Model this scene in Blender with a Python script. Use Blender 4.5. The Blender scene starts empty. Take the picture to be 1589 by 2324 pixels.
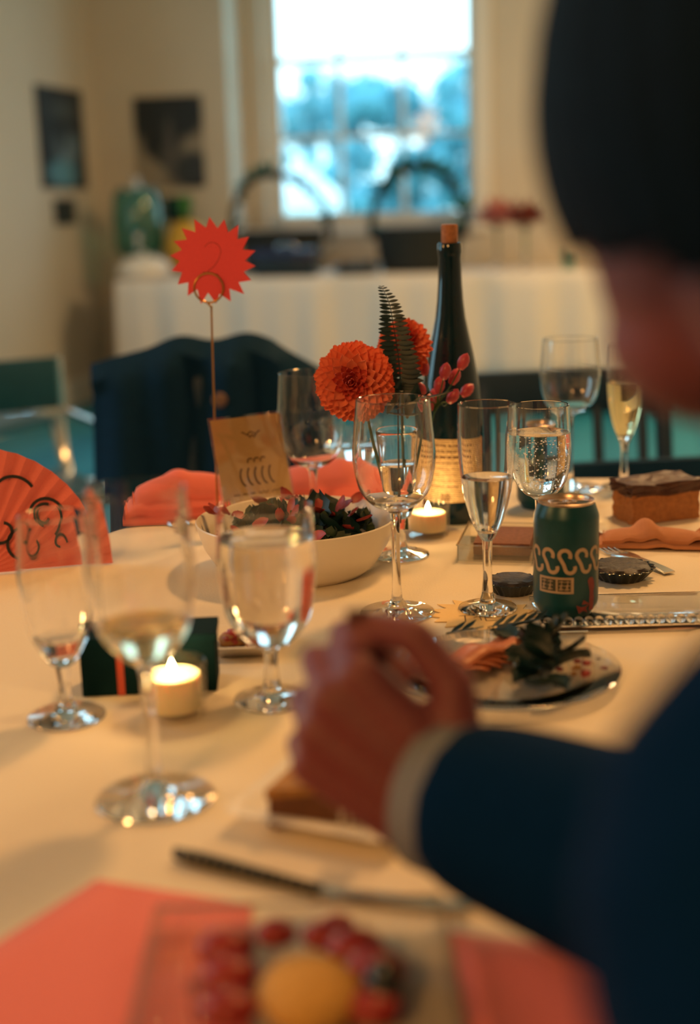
import bpy, bmesh, math, random
from mathutils import Vector, Matrix, Euler
random.seed(7)
PI = math.pi
S = bpy.context.scene
COL = S.collection

# ------------------------------------------------------------------ camera
F = 3018.0                      # focal length in pixels of the 1589 x 2324 frame (50 mm lens)
CX, CY = 794.5, 1162.0
CAM = Vector((0, 0, 1.16))
PITCH, ROLL = math.radians(13.2), math.radians(-1.7)
RC = Matrix.Rotation(PI/2-PITCH, 3, 'X') @ Matrix.Rotation(ROLL, 3, 'Z')
cd = bpy.data.cameras.new('camera'); cam = bpy.data.objects.new('camera', cd); COL.objects.link(cam)
cam.matrix_world = Matrix.Translation(CAM) @ RC.to_4x4()
cd.sensor_fit = 'VERTICAL'; cd.sensor_height = 2324/F*50; cd.sensor_width = 1589/F*50; cd.lens = 50
cd.clip_start = .02; cd.clip_end = 200
cd.dof.use_dof = True; cd.dof.focus_distance = 1.42; cd.dof.aperture_fstop = 2.3
S.camera = cam

# ------------------------------------------------------------------ frame of the room (u along the window wall, v into the room)
TH = math.radians(12)
U = Vector((math.cos(TH), -math.sin(TH), 0)); N = Vector((math.sin(TH), math.cos(TH), 0))
P0 = Vector((.15, 8.2, 0))
def W(u, v, z=0): return P0 + U*u - N*v + Vector((0, 0, z))
def ray(x, y): return RC @ Vector(((x-CX)/F, -(y-CY)/F, -1))
def on(x, y, z=.75):
    d = ray(x, y); return CAM + d*((z-CAM.z)/d.z)
def aty(x, y, Y):
    d = ray(x, y); return CAM + d*(Y/d.y)
def onpl(x, y, p, n):
    d = ray(x, y); return CAM + d*((p-CAM).dot(n)/d.dot(n))

# ------------------------------------------------------------------ world, lamps, exposure
S.view_settings.view_transform = 'Standard'
try: S.view_settings.look = 'None'
except Exception: pass
S.view_settings.gamma = 1; S.view_settings.use_curve_mapping = False
S.view_settings.exposure = 0.9
wd = bpy.data.worlds.new('sky'); S.world = wd; wd.use_nodes = True
nt = wd.node_tree; nt.nodes.clear()
wo = nt.nodes.new('ShaderNodeOutputWorld'); wb = nt.nodes.new('ShaderNodeBackground')
tc = nt.nodes.new('ShaderNodeTexCoord'); sx = nt.nodes.new('ShaderNodeSeparateXYZ'); rp = nt.nodes.new('ShaderNodeValToRGB')
nt.links.new(tc.outputs['Generated'], sx.inputs[0]); nt.links.new(sx.outputs['Z'], rp.inputs[0])
rp.color_ramp.elements[0].color = (.62, .90, 1, 1); rp.color_ramp.elements[1].color = (.36, .70, 1, 1)
nt.links.new(rp.outputs[0], wb.inputs[0]); wb.inputs[1].default_value = 2.0
nt.links.new(wb.outputs[0], wo.inputs[0])
def area_lamp(name, loc, size, power, color, rot=(0, 0, 0), shape='DISK', sy=None):
    l = bpy.data.lights.new(name, 'AREA'); l.shape = shape; l.size = size
    if sy: l.size_y = sy
    l.energy = power; l.color = color
    o = bpy.data.objects.new(name, l); o.location = loc; o.rotation_euler = rot; COL.objects.link(o); return o
WARM = (1.0, .47, .14)
area_lamp('ceiling_or_fill_lamp', W(1.8, 5.5, 3.2), .40, 26, WARM)
area_lamp('ceiling_or_fill_lamp', W(2.7, 2.6, 3.2), .7, 60, (1, .62, .28))
lamp_at = Vector((-1.4, -2.6, 3.1))
area_lamp('ceiling_or_fill_lamp', lamp_at, .6, 34, WARM, (Vector((.1, 1.5, .8))-lamp_at).to_track_quat('-Z', 'Y').to_euler())  # added fill high behind the camera, lifts surfaces that face it
lamp_at = Vector((-2.4, .7, 2.0))
area_lamp('fill_lamp', lamp_at, .5, 8, WARM, (Vector((.1, 1.35, .85))-lamp_at).to_track_quat('-Z', 'Y').to_euler())  # added fill from the left without a fixture, brightens upright flowers and cards
cy = S.cycles
cy.use_denoising = True
cy.max_bounces = 24; cy.transmission_bounces = 22; cy.glossy_bounces = 8; cy.diffuse_bounces = 5; cy.transparent_max_bounces = 24
cy.caustics_reflective = False; cy.caustics_refractive = True; cy.blur_glossy = .6
cy.sample_clamp_indirect = 6.0

# ------------------------------------------------------------------ materials
MATS = {}
def mat(name, color, rough=.5, metal=0, var=.12, scale=30, bump=.0, spec=.5, sss=0, coat=0, sheen=0, color2=None):
    if name in MATS: return MATS[name]
    m = bpy.data.materials.new(name); m.use_nodes = True; t = m.node_tree; b = t.nodes['Principled BSDF']
    b.inputs['Roughness'].default_value = rough; b.inputs['Metallic'].default_value = metal
    b.inputs['Specular IOR Level'].default_value = spec
    if sss:
        b.inputs['Subsurface Weight'].default_value = sss; b.inputs['Subsurface Radius'].default_value = (.012, .005, .003); b.inputs['Subsurface Scale'].default_value = .6
    if coat: b.inputs['Coat Weight'].default_value = coat
    if sheen: b.inputs['Sheen Weight'].default_value = sheen
    tcn = t.nodes.new('ShaderNodeTexCoord'); nz = t.nodes.new('ShaderNodeTexNoise'); nz.inputs['Scale'].default_value = scale; nz.inputs['Detail'].default_value = 4
    t.links.new(tcn.outputs['Object'], nz.inputs['Vector'])
    mx = t.nodes.new('ShaderNodeMix'); mx.data_type = 'RGBA'
    c2 = color2 or tuple(max(0, c*(1-2*var)) for c in color)
    mx.inputs[6].default_value = (*color, 1); mx.inputs[7].default_value = (*c2, 1)
    t.links.new(nz.outputs['Fac'], mx.inputs[0]); t.links.new(mx.outputs[2], b.inputs['Base Color'])
    if bump:
        bp = t.nodes.new('ShaderNodeBump'); bp.inputs['Strength'].default_value = bump; bp.inputs['Distance'].default_value = .002
        t.links.new(nz.outputs['Fac'], bp.inputs['Height']); t.links.new(bp.outputs[0], b.inputs['Normal'])
    MATS[name] = m; return m
def glassmat(name, color=(1, 1, 1), ior=1.47, rough=0):
    if name in MATS: return MATS[name]
    m = bpy.data.materials.new(name); m.use_nodes = True; b = m.node_tree.nodes['Principled BSDF']
    b.inputs['Base Color'].default_value = (*color, 1); b.inputs['Transmission Weight'].default_value = 1
    b.inputs['IOR'].default_value = ior; b.inputs['Roughness'].default_value = rough
    MATS[name] = m; return m
def thinglass(name, color=(1, 1, 1), refl=1.0):
    if name in MATS: return MATS[name]
    m = bpy.data.materials.new(name); m.use_nodes = True; t = m.node_tree; t.nodes.clear()
    o = t.nodes.new('ShaderNodeOutputMaterial'); mx = t.nodes.new('ShaderNodeMixShader'); tr = t.nodes.new('ShaderNodeBsdfTransparent'); g = t.nodes.new('ShaderNodeBsdfGlossy'); lw = t.nodes.new('ShaderNodeLayerWeight'); lw.inputs[0].default_value = .5
    f = t.nodes.new('ShaderNodeMath'); f.operation = 'POWER'; f.inputs[1].default_value = 4.5; f2 = t.nodes.new('ShaderNodeMath'); f2.operation = 'MULTIPLY_ADD'; f2.inputs[1].default_value = .8; f2.inputs[2].default_value = .04
    t.links.new(lw.outputs['Facing'], f.inputs[0]); t.links.new(f.outputs[0], f2.inputs[0]); g.inputs['Roughness'].default_value = .02; tr.inputs[0].default_value = (*color, 1)
    mu = t.nodes.new('ShaderNodeMath'); mu.operation = 'MULTIPLY'; mu.inputs[1].default_value = refl; mu.use_clamp = True
    t.links.new(f2.outputs[0], mu.inputs[0]); t.links.new(mu.outputs[0], mx.inputs[0]); t.links.new(tr.outputs[0], mx.inputs[1]); t.links.new(g.outputs[0], mx.inputs[2]); t.links.new(mx.outputs[0], o.inputs[0])
    MATS[name] = m; return m
def emit(name, color, strength):
    if name in MATS: return MATS[name]
    m = bpy.data.materials.new(name); m.use_nodes = True; b = m.node_tree.nodes['Principled BSDF']
    b.inputs['Base Color'].default_value = (*color, 1); b.inputs['Emission Color'].default_value = (*color, 1); b.inputs['Emission Strength'].default_value = strength
    MATS[name] = m; return m
def blobmat(name, base, blobs, rough=.6):
    """flat print: soft elliptical patches (cx, cy, rx, ry, soft, colour) in object x / z metres"""
    m = bpy.data.materials.new(name); m.use_nodes = True; t = m.node_tree; b = t.nodes['Principled BSDF']; b.inputs['Roughness'].default_value = rough
    tcn = t.nodes.new('ShaderNodeTexCoord'); nz = t.nodes.new('ShaderNodeTexNoise'); nz.inputs['Scale'].default_value = 9
    t.links.new(tcn.outputs['Object'], nz.inputs['Vector'])
    av = t.nodes.new('ShaderNodeVectorMath'); av.operation = 'MULTIPLY_ADD'; av.inputs[1].default_value = (.07,)*3
    t.links.new(nz.outputs['Color'], av.inputs[0]); t.links.new(tcn.outputs['Object'], av.inputs[2])
    cur = None
    for (cx, cz, rx, rz, soft, c) in blobs:
        sb = t.nodes.new('ShaderNodeVectorMath'); sb.operation = 'SUBTRACT'; sb.inputs[1].default_value = (cx+.035, 0, cz+.035)
        ml = t.nodes.new('ShaderNodeVectorMath'); ml.operation = 'MULTIPLY'; ml.inputs[1].default_value = (1/rx, 0, 1/rz)
        ln = t.nodes.new('ShaderNodeVectorMath'); ln.operation = 'LENGTH'
        mr = t.nodes.new('ShaderNodeMapRange'); mr.interpolation_type = 'SMOOTHSTEP'; mr.inputs[1].default_value = 1+soft; mr.inputs[2].default_value = 1-soft
        t.links.new(av.outputs[0], sb.inputs[0]); t.links.new(sb.outputs[0], ml.inputs[0]); t.links.new(ml.outputs[0], ln.inputs[0]); t.links.new(ln.outputs['Value'], mr.inputs[0])
        mx = t.nodes.new('ShaderNodeMix'); mx.data_type = 'RGBA'; mx.inputs[7].default_value = (*c, 1)
        if cur is None: mx.inputs[6].default_value = (*base, 1)
        else: t.links.new(cur, mx.inputs[6])
        t.links.new(mr.outputs[0], mx.inputs[0]); cur = mx.outputs[2]
    t.links.new(cur, b.inputs['Base Color']); return m

GLASS = glassmat('clear_glass')
WATER = glassmat('water', (1, 1, 1), 1.33)
WINE = glassmat('pale_wine', (1, .90, .62), 1.34)
BUBBLY = glassmat('champagne', (1, .86, .48), 1.34)
PANE = thinglass('pane_glass', (.93, 1, 1), .4)
VOTIVE = thinglass('votive_glass', (.99, .99, .98), 1.1)
ACRYL = thinglass('acrylic', (.97, .98, .98), 2.0)
WALLP = mat('wall_paint', (.66, .60, .50), .75, var=.05, scale=3)
TRIMP = mat('white_trim', (.80, .80, .76), .4, var=.03)
CLOTH = mat('white_table_cloth', (.80, .72, .58), .85, var=.04, scale=400, bump=.15)
CLOTH2 = mat('white_buffet_cloth', (.80, .74, .66), .85, var=.04, scale=120)
CORAL = mat('coral_linen', (.80, .18, .15), .8, var=.06, scale=500, bump=.2, sheen=.2)
REDCARD = mat('red_card', (.86, .075, .10), .7, var=.05, scale=300)
CREAMCARD = mat('cream_card', (.82, .58, .25), .75, var=.05, scale=200)
WHITEC = mat('white_ceramic', (.82, .76, .66), .3, var=.02)
BLACKC = mat('black_cloth', (.002, .030, .075), .9, var=.2, scale=80, spec=.2)
BLACKP = mat('black_gloss', (.003, .020, .035), .3, var=.1)
CHROME = mat('chrome', (.75, .78, .8), .15, 1, var=.02)
STEEL = mat('steel', (.7, .66, .6), .2, 1, var=.05)
BRASS = mat('brass_wire', (.55, .30, .10), .3, 1, var=.05)
BOTTLE = mat('dark_green_bottle', (.001, .016, .030), .08, var=.1, spec=.5)
CORK = mat('cork', (.50, .20, .09), .85, var=.3, scale=250, bump=.6)
DGREEN = mat('dark_leaf', (.002, .030, .034), .5, var=.3, scale=80)
STEMG = mat('green_stem', (.035, .10, .03), .6, var=.2)
PETAL = mat('dahlia_petal', (.97, .27, .14), .6, var=.10, scale=60, sheen=.1)
PETAL_IN = mat('dahlia_inner_petal', (.85, .14, .09), .6, var=.15, scale=60)
BERRYM = mat('pink_berry', (.55, .06, .09), .35, var=.2, scale=90)
WAX = mat('candle_wax', (.95, .82, .55), .5, var=.02, sss=.3)
SKIN = mat('skin', (.215, .058, .070), .55, var=.10, scale=40, sss=.12)
HAIRM = mat('black_hair', (.001, .012, .032), .8, spec=.12, var=.3, scale=60, bump=.3)
SUIT = mat('dark_suit', (.001, .020, .070), .9, var=.2, scale=200, bump=.2, spec=.05)
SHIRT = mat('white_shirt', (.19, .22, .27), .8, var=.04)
FLAME = emit('flame', (1, .72, .32), 40)
FLOORM = mat('floor_boards', (.01, .28, .46), .6, var=.2, scale=6)
INK = mat('ink', (.10, .045, .02), .8, var=.1)

# ------------------------------------------------------------------ helpers
def obj(name, bm, m, parent=None, smooth=True):
    me = bpy.data.meshes.new(name); bm.normal_update(); bm.to_mesh(me); bm.free()
    if m: me.materials.append(m)
    if smooth:
        for p in me.polygons: p.use_smooth = True
        try: me.set_sharp_from_angle(angle=math.radians(42))
        except Exception: pass
    o = bpy.data.objects.new(name, me); COL.objects.link(o)
    if parent: o.parent = parent
    return o
def tag(o, label=None, cat=None, group=None, kind=None):
    if label: o['label'] = label
    if cat: o['category'] = cat
    if group: o['group'] = group
    if kind: o['kind'] = kind
    return o
def thing(name, label, cat, loc=(0, 0, 0), rz=0, group=None):
    o = bpy.data.objects.new(name, None); o.empty_display_size = .02; COL.objects.link(o)
    o.location = loc; o.rotation_euler = (0, 0, rz); return tag(o, label, cat, group)
def share(o, parent, name=None, m=None):
    c = o.copy(); c.parent = parent; COL.objects.link(c)
    if m is not None: c.matrix_local = m
    return c
def place(name, me, parent, m):
    c = bpy.data.objects.new(name, me); c.parent = parent; COL.objects.link(c); c.matrix_local = m; return c
def box(bm, c, s, rot=None, bev=0):
    r = bmesh.ops.create_cube(bm, size=1)
    vs = r['verts']; bmesh.ops.scale(bm, vec=s, verts=vs)
    if bev: 
        es = list({e for v in vs for e in v.link_edges}); rr = bmesh.ops.bevel(bm, geom=es, offset=bev, segments=2, affect='EDGES', profile=.7); vs = list({v for f in rr['faces'] for v in f.verts} | {v for v in vs if v.is_valid})
    if rot is not None: bmesh.ops.rotate(bm, cent=(0, 0, 0), matrix=rot, verts=vs)
    bmesh.ops.translate(bm, vec=c, verts=vs); return vs
def nb(): return bmesh.new()
def lathe(bm, prof, seg=40, flute=None):
    rings = []
    for (r, z) in prof:
        if r < 1e-6: rings.append([bm.verts.new((0, 0, z))])
        else:
            ring = []
            for i in range(seg):
                a = 2*PI*i/seg; rr = r*(1+(flute(a, z) if flute else 0)); ring.append(bm.verts.new((rr*math.cos(a), rr*math.sin(a), z)))
            rings.append(ring)
    for A, B in zip(rings, rings[1:]):
        if len(A) == 1 and len(B) == 1: continue
        for i in range(seg):
            j = (i+1) % seg
            if len(A) == 1: bm.faces.new((A[0], B[j], B[i]))
            elif len(B) == 1: bm.faces.new((A[i], A[j], B[0]))
            else: bm.faces.new((A[i], A[j], B[j], B[i]))
    return bm
def catmull(pts, n=6):
    P = [Vector(p) for p in pts]; out = []
    for i in range(len(P)-1):
        p0 = P[max(0, i-1)]; p1 = P[i]; p2 = P[i+1]; p3 = P[min(len(P)-1, i+2)]
        for k in range(n):
            t = k/n
            out.append(.5*((2*p1)+(p2-p0)*t+(2*p0-5*p1+4*p2-p3)*t*t+(3*p1-p0-3*p2+p3)*t**3))
    out.append(P[-1]); return out
def tube(bm, pts, r, seg=8, cap=True):
    pts = [Vector(p) for p in pts]; n = len(pts); rad = r if isinstance(r, (list, tuple)) else [r]*n
    up = Vector((0, 0, 1)); prev = None; rings = []
    for i, p in enumerate(pts):
        d = (pts[min(i+1, n-1)]-pts[max(i-1, 0)]).normalized()
        if prev is None:
            a = d.cross(up) if abs(d.dot(up)) < .95 else d.cross(Vector((1, 0, 0)))
        else: a = prev-d*prev.dot(d)
        a.normalize(); prev = a; b = d.cross(a)
        rings.append([bm.verts.new(p+(a*math.cos(2*PI*k/seg)+b*math.sin(2*PI*k/seg))*rad[i]) for k in range(seg)])
    for A, B in zip(rings, rings[1:]):
        for k in range(seg): bm.faces.new((A[k], A[(k+1) % seg], B[(k+1) % seg], B[k]))
    if cap:
        bm.faces.new(rings[0][::-1]); bm.faces.new(rings[-1])
    return bm
def ell(bm, c, r, rot=None, sub=3):
    v = bmesh.ops.create_icosphere(bm, subdivisions=sub, radius=1)['verts']
    bmesh.ops.scale(bm, vec=r, verts=v)
    if rot is not None: bmesh.ops.rotate(bm, cent=(0, 0, 0), matrix=rot, verts=v)
    bmesh.ops.translate(bm, vec=c, verts=v); return v
def caps(bm, p0, p1, r0, r1, seg=14):
    p0 = Vector(p0); p1 = Vector(p1); d = p1-p0; L = d.length
    prof = [(r0*math.sin(a), -r0*math.cos(a)) for a in [PI/2*k/4 for k in range(5)]]
    prof += [(r1*math.cos(a), L+r1*math.sin(a)) for a in [PI/2*k/4 for k in range(5)]]
    prof[0] = (0, -r0); prof[-1] = (0, L+r1)
    t = bmesh.new(); lathe(t, prof, seg)
    q = Vector((0, 0, 1)).rotation_difference(d.normalized()).to_matrix().to_4x4()
    bmesh.ops.transform(t, matrix=Matrix.Translation(p0) @ q, verts=t.verts)
    me = bpy.data.meshes.new('t'); t.to_mesh(me); t.free(); bm.from_mesh(me); bpy.data.meshes.remove(me)
def remesh(name, bm, voxel, m, parent=None, smooth=6):
    me = bpy.data.meshes.new('tmp'); bmesh.ops.recalc_face_normals(bm, faces=bm.faces); bm.to_mesh(me); bm.free()
    o = bpy.data.objects.new('tmp', me); COL.objects.link(o)
    r = o.modifiers.new('r', 'REMESH'); r.mode = 'VOXEL'; r.voxel_size = voxel
    s = o.modifiers.new('s', 'SMOOTH'); s.iterations = smooth; s.factor = .5
    dg = bpy.context.evaluated_depsgraph_get(); me2 = bpy.data.meshes.new_from_object(o.evaluated_get(dg))
    bpy.data.objects.remove(o); bpy.data.meshes.remove(me)
    me2.name = name; me2.materials.clear(); me2.materials.append(m)
    for p in me2.polygons: p.use_smooth = True
    o = bpy.data.objects.new(name, me2); COL.objects.link(o)
    if parent: o.parent = parent
    return o
def ribbon(bm, pts, w, fn):
    """flat stroke of width w along 2-D points, mapped by fn(x, y) -> 3-D"""
    pts = [Vector(p).to_2d() for p in pts]; n = len(pts); L = []; R = []
    for i, p in enumerate(pts):
        d = (pts[min(i+1, n-1)]-pts[max(i-1, 0)])
        if d.length < 1e-9: d = Vector((1, 0))
        d.normalize(); q = Vector((-d.y, d.x))*w/2
        L.append(bm.verts.new(fn(*(p+q)))); R.append(bm.verts.new(fn(*(p-q))))
    for i in range(n-1): bm.faces.new((R[i], R[i+1], L[i+1], L[i]))
def arc(cx, cz, r, a0, a1, n=10, ry=None):
    return [(cx+r*math.cos(math.radians(a0+(a1-a0)*i/n)), cz+(ry or r)*math.sin(math.radians(a0+(a1-a0)*i/n))) for i in range(n+1)]
def plate_poly(bm, pts, z0, z1):
    a = [bm.verts.new((x, y, z0)) for x, y in pts]; b = [bm.verts.new((x, y, z1)) for x, y in pts]
    bm.faces.new(a[::-1]); bm.faces.new(b)
    for i in range(len(a)):
        j = (i+1) % len(a); bm.faces.new((a[i], a[j], b[j], b[i]))
def leafmesh(name, L, Wd, m, bend=.2, cup=.15, tip=1.0, nx=4, ny=6, serr=0):
    bm = nb(); rows = []
    for j in range(ny+1):
        t = j/ny; w = Wd*.5*(math.sin(PI*min(1, t*.92+.06))**tip)*(1+serr*(1 if j % 2 else -1)); row = []
        for i in range(nx+1):
            s = i/nx*2-1
            row.append(bm.verts.new((s*w, t*L, bend*L*t*t+cup*Wd*s*s*.5)))
        rows.append(row)
    for j in range(ny):
        for i in range(nx): bm.faces.new((rows[j][i], rows[j][i+1], rows[j+1][i+1], rows[j+1][i]))
    me = bpy.data.meshes.new(name); bm.to_mesh(me); bm.free(); me.materials.append(m)
    for p in me.polygons: p.use_smooth = True
    return me
def frame_y(d, up=Vector((0, 0, 1)), roll=0):
    d = Vector(d).normalized(); x = d.cross(up)
    if x.length < 1e-4: x = Vector((1, 0, 0))
    x.normalize(); z = x.cross(d)
    return Matrix((x, d, z)).transposed().to_4x4() @ Matrix.Rotation(roll, 4, 'Y')
def oriented(u, v, w, o):
    m = Matrix((u, v, w)).transposed().to_4x4(); m.translation = o; return m

# ================================================================== the room
ZC = 3.3
def wall(name, a0, a1, openings, frame, thick, m=WALLP):
    """frame(s, d, z): s along the wall, d outward from its inner face"""
    bm = nb()
    def b(s0, s1, z0, z1):
        if s1-s0 < 1e-4 or z1-z0 < 1e-4: return
        vs = [bm.verts.new(frame(s, d, z)) for z in (z0, z1) for d in (0, thick) for s in (s0, s1)]
        for f in ((0, 1, 3, 2), (4, 6, 7, 5), (0, 4, 5, 1), (2, 3, 7, 6), (0, 2, 6, 4), (1, 5, 7, 3)): bm.faces.new([vs[i] for i in f])
    s = a0
    for (o0, o1, z0, z1) in openings:
        b(s, o0, 0, ZC); b(o0, o1, 0, z0); b(o0, o1, z1, ZC); s = o1
    b(s, a1, 0, ZC)
    bmesh.ops.recalc_face_normals(bm, faces=bm.faces)
    return tag(obj(name, bm, m, smooth=False), kind='structure')
UL, UR, VB = -1.70, 4.0, 11.5
fb = lambda s, d, z: W(s, -d, z)
fl = lambda s, d, z: W(UL-d, s, z)
fr = lambda s, d, z: W(UR+d, s, z)
fk = lambda s, d, z: W(s, VB+d, z)
wall('wall_back', UL, UR, [(-.832, .66, 1.0, 2.98)], fb, .47)
wall('wall_left', 0, VB, [(1.75, 3.15, .95, 2.9), (5.6, 7.0, .95, 2.9)], fl, .3)
wall('wall_right', 0, VB, [], fr, .3)
wall('wall_rear', UL, UR, [], fk, .3)
def slab(name, z0, z1, m):
    bm = nb(); vs = [bm.verts.new(W(u, v, z)) for z in (z0, z1) for v in (-.4, VB+.4) for u in (UL-.4, UR+.4)]
    for f in ((0, 1, 3, 2), (4, 6, 7, 5), (0, 4, 5, 1), (2, 3, 7, 6), (0, 2, 6, 4), (1, 5, 7, 3)): bm.faces.new([vs[i] for i in f])
    bmesh.ops.recalc_face_normals(bm, faces=bm.faces)
    return tag(obj(name, bm, m, smooth=False), kind='structure')
slab('ceiling', ZC, ZC+.2, WALLP)
fo = slab('floor', -.25, -.012, FLOORM)
# floor boards, one by one where they can be seen, each proud of the sub-floor
PLK = []
for k in range(3):
    c = (.02+.006*k, .25+.03*k, .40+.03*k); PLK.append(mat('board_%s' % 'abc'[k], c, .6, spec=.25, var=.2, scale=5))
bw = .15; nbd = int((UR-UL)/bw)
for k in range(nbd):
    bm = nb(); u0 = UL+k*bw
    vs = [bm.verts.new(W(u, v, z)) for z in (-.012, 0) for v in (.0, VB) for u in (u0+.002, u0+bw-.002)]
    for f in ((0, 1, 3, 2), (4, 6, 7, 5), (0, 4, 5, 1), (2, 3, 7, 6), (0, 2, 6, 4), (1, 5, 7, 3)): bm.faces.new([vs[i] for i in f])
    bmesh.ops.recalc_face_normals(bm, faces=bm.faces)
    obj('floor_board', bm, PLK[(k*7) % 3], fo, smooth=False)
def rbox(bm, frame, s0, s1, d0, d1, z0, z1):
    vs = [bm.verts.new(frame(s, d, z)) for z in (z0, z1) for d in (d0, d1) for s in (s0, s1)]
    fs = [bm.faces.new([vs[i] for i in f]) for f in ((0, 1, 3, 2), (4, 6, 7, 5), (0, 4, 5, 1), (2, 3, 7, 6), (0, 2, 6, 4), (1, 5, 7, 3))]
    bmesh.ops.recalc_face_normals(bm, faces=fs)
bm = nb(); rbox(bm, fb, UL, UR, -.02, 0, .0, .16); tag(obj('baseboard_back', bm, TRIMP, smooth=False), kind='structure')
bm = nb(); rbox(bm, fl, .02, VB, -.02, 0, .0, .16); tag(obj('baseboard_left', bm, TRIMP, smooth=False), kind='structure')
# window in the back wall
win = bpy.data.objects.new('window_1', None); COL.objects.link(win); tag(win, kind='structure')
D = .45
bm = nb()
for (s0, s1, z0, z1) in ((-.70, -.612, 1.0, 2.98), (.57, .66, 1.0, 2.98), (-.70, .66, 2.90, 2.98), (-.70, .66, 1.0, 1.075)): rbox(bm, fb, s0, s1, D-.04, D+.0, z0, z1)
obj('sash_frame', bm, TRIMP, win, False)
bm = nb(); rbox(bm, fb, -.612, .57, D-.045, D-.005, 1.985, 2.03); obj('meeting_rail', bm, TRIMP, win, False)
us = [-.612, -.229, .166, .57]; zs = [1.075, 1.545, 2.005, 2.46, 2.90]
for i in (1, 2):
    bm = nb(); rbox(bm, fb, us[i]-.014, us[i]+.014, D-.036, D-.008, 1.075, 2.9); obj('muntin', bm, TRIMP, win, False)
for i in (1, 3):
    bm = nb(); rbox(bm, fb, -.612, .57, D-.034, D-.010, zs[i]-.014, zs[i]+.014); obj('muntin', bm, TRIMP, win, False)
for i in range(3):
    for j in range(4):
        bm = nb(); rbox(bm, fb, us[i]+.003, us[i+1]-.003, D-.024, D-.020, zs[j]+.003, zs[j+1]-.003); obj('pane', bm, PANE, win, False)
bm = nb(); rbox(bm, fb, -.86, .68, -.05, D-.04, .962, 1.0); tag(obj('window_sill', bm, TRIMP, win, False))
# inner frame at the back of the left reveal, and the casing on the right
bm = nb(); rbox(bm, fb, -.832, -.70, .31, D, 1.0, 2.98); tag(obj('trim_1', bm, WALLP, smooth=False), kind='structure')
bm = nb(); rbox(bm, fb, .66, .755, -.022, 0, .96, 3.06); tag(obj('trim_2', bm, TRIMP, smooth=False), kind='structure')
def portal(frame, s0, s1, z0, z1, d, inward):
    c = (frame(s0, d, z0)+frame(s1, d, z1))/2
    o = area_lamp('window_portal', c, abs(s1-s0), 1, (1, 1, 1), shape='RECTANGLE', sy=z1-z0); o.data.cycles.is_portal = True
    o.rotation_euler = inward.to_track_quat('-Z', 'Y').to_euler()
portal(fb, -.70, .66, 1.0, 2.98, D+.03, -N)
for k, (s0, s1) in enumerate(((1.75, 3.15), (5.6, 7.0))):
    w2 = bpy.data.objects.new('window_%d' % (k+2), None); COL.objects.link(w2); tag(w2, kind='structure')
    bm = nb()
    for (a, b, z0, z1) in ((s0, s0+.07, .95, 2.9), (s1-.07, s1, .95, 2.9), (s0, s1, .95, 1.03), (s0, s1, 2.82, 2.9), (s0, s1, 1.9, 1.95)): rbox(bm, fl, a, b, .20, .24, z0, z1)
    obj('sash_frame', bm, TRIMP, w2, False)
    for j in range(2):
        bm = nb(); rbox(bm, fl, s0+.07, s1-.07, .218, .222, (1.03, 1.95)[j], (1.9, 2.82)[j]); obj('pane', bm, PANE, w2, False)
    portal(fl, s0, s1, .95, 2.9, .27, U)

# ------------------------------------------------------------------ outside
bm = nb(); box(bm, (0, 40, -1.2), (90, 62, .4)); tag(obj('ground', bm, mat('lawn', (.16, .38, .30), .9, var=.3, scale=2), smooth=False), kind='structure')
FOL = [mat('foliage_a', (.20, .56, .66), .8, var=.35, scale=4), mat('foliage_b', (.30, .66, .74), .8, var=.35, scale=4)]
BARK = mat('bark', (.12, .12, .11), .9)
TREES = [(-3.2, 24, 3.6, 'tallest leafy tree outside the left panes of the window'), (-.9, 31, 4.1, 'low leafy tree outside, behind the white garden tent'), (1.4, 24, 3.3, 'leafy tree outside the middle panes of the window'),
         (3.4, 31, 4.6, 'leafy tree outside the right panes of the window'), (6.2, 24, 4.4, 'leafy tree outside beyond the right edge of the window'), (-6, 32, 4.8, 'distant leafy tree at the left end of the garden')]
for i, (x, y, h, lb) in enumerate(TREES):
    t = thing('garden_tree', lb, 'tree', (x, y, -1.0), 0, 'trees in the garden outside')
    bm = nb(); tube(bm, [(0, 0, 0), (.05, 0, h*.4), (0, .05, h*.8)], [.14, .1, .05]); obj('trunk', bm, BARK, t)
    bm = nb(); rr = random.Random(i)
    for k in range(70):
        a = rr.random()*2*PI; q = rr.random()**.5*1.6; z = h*(.28+.72*rr.random())+.7; s = .18+.30*rr.random()
        c0 = Vector((q*math.cos(a), q*math.sin(a)*.7, z)); ell(bm, c0, (s*.7, s*.7, s*.6), sub=2)
        for w_ in range(60):
            d = Vector((rr.gauss(0, 1), rr.gauss(0, 1), rr.gauss(0, 1))).normalized(); c1 = c0+d*s*rr.uniform(.6, 1.1)
            e1 = Vector((rr.gauss(0, 1), rr.gauss(0, 1), rr.gauss(0, 1))).normalized()*rr.uniform(.05, .09); e2 = e1.cross(d).normalized()*e1.length*.55
            bm.faces.new([bm.verts.new(c1+o_) for o_ in (-e1, e2, e1, -e2)])
    obj('foliage', bm, FOL[i % 2], t)
tent = thing('garden_tent', 'white garden tent standing outside the window on the lawn', 'tent', (-.55, 18.5, -1.0))
WT = mat('tent_canvas', (.95, .95, .93), .8, var=.02)
bm = nb(); lathe(bm, [(0, 2.9), (.12, 2.62), (.62, 2.20), (.64, 2.02), (.60, 2.02), (.5, 2.2), (0, 2.6)], 4); obj('canopy', bm, WT, tent, False)
bm = nb(); box(bm, (0, 0, 1.02), (.78, .78, 2.04)); obj('side_panel', bm, WT, tent, False)

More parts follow.
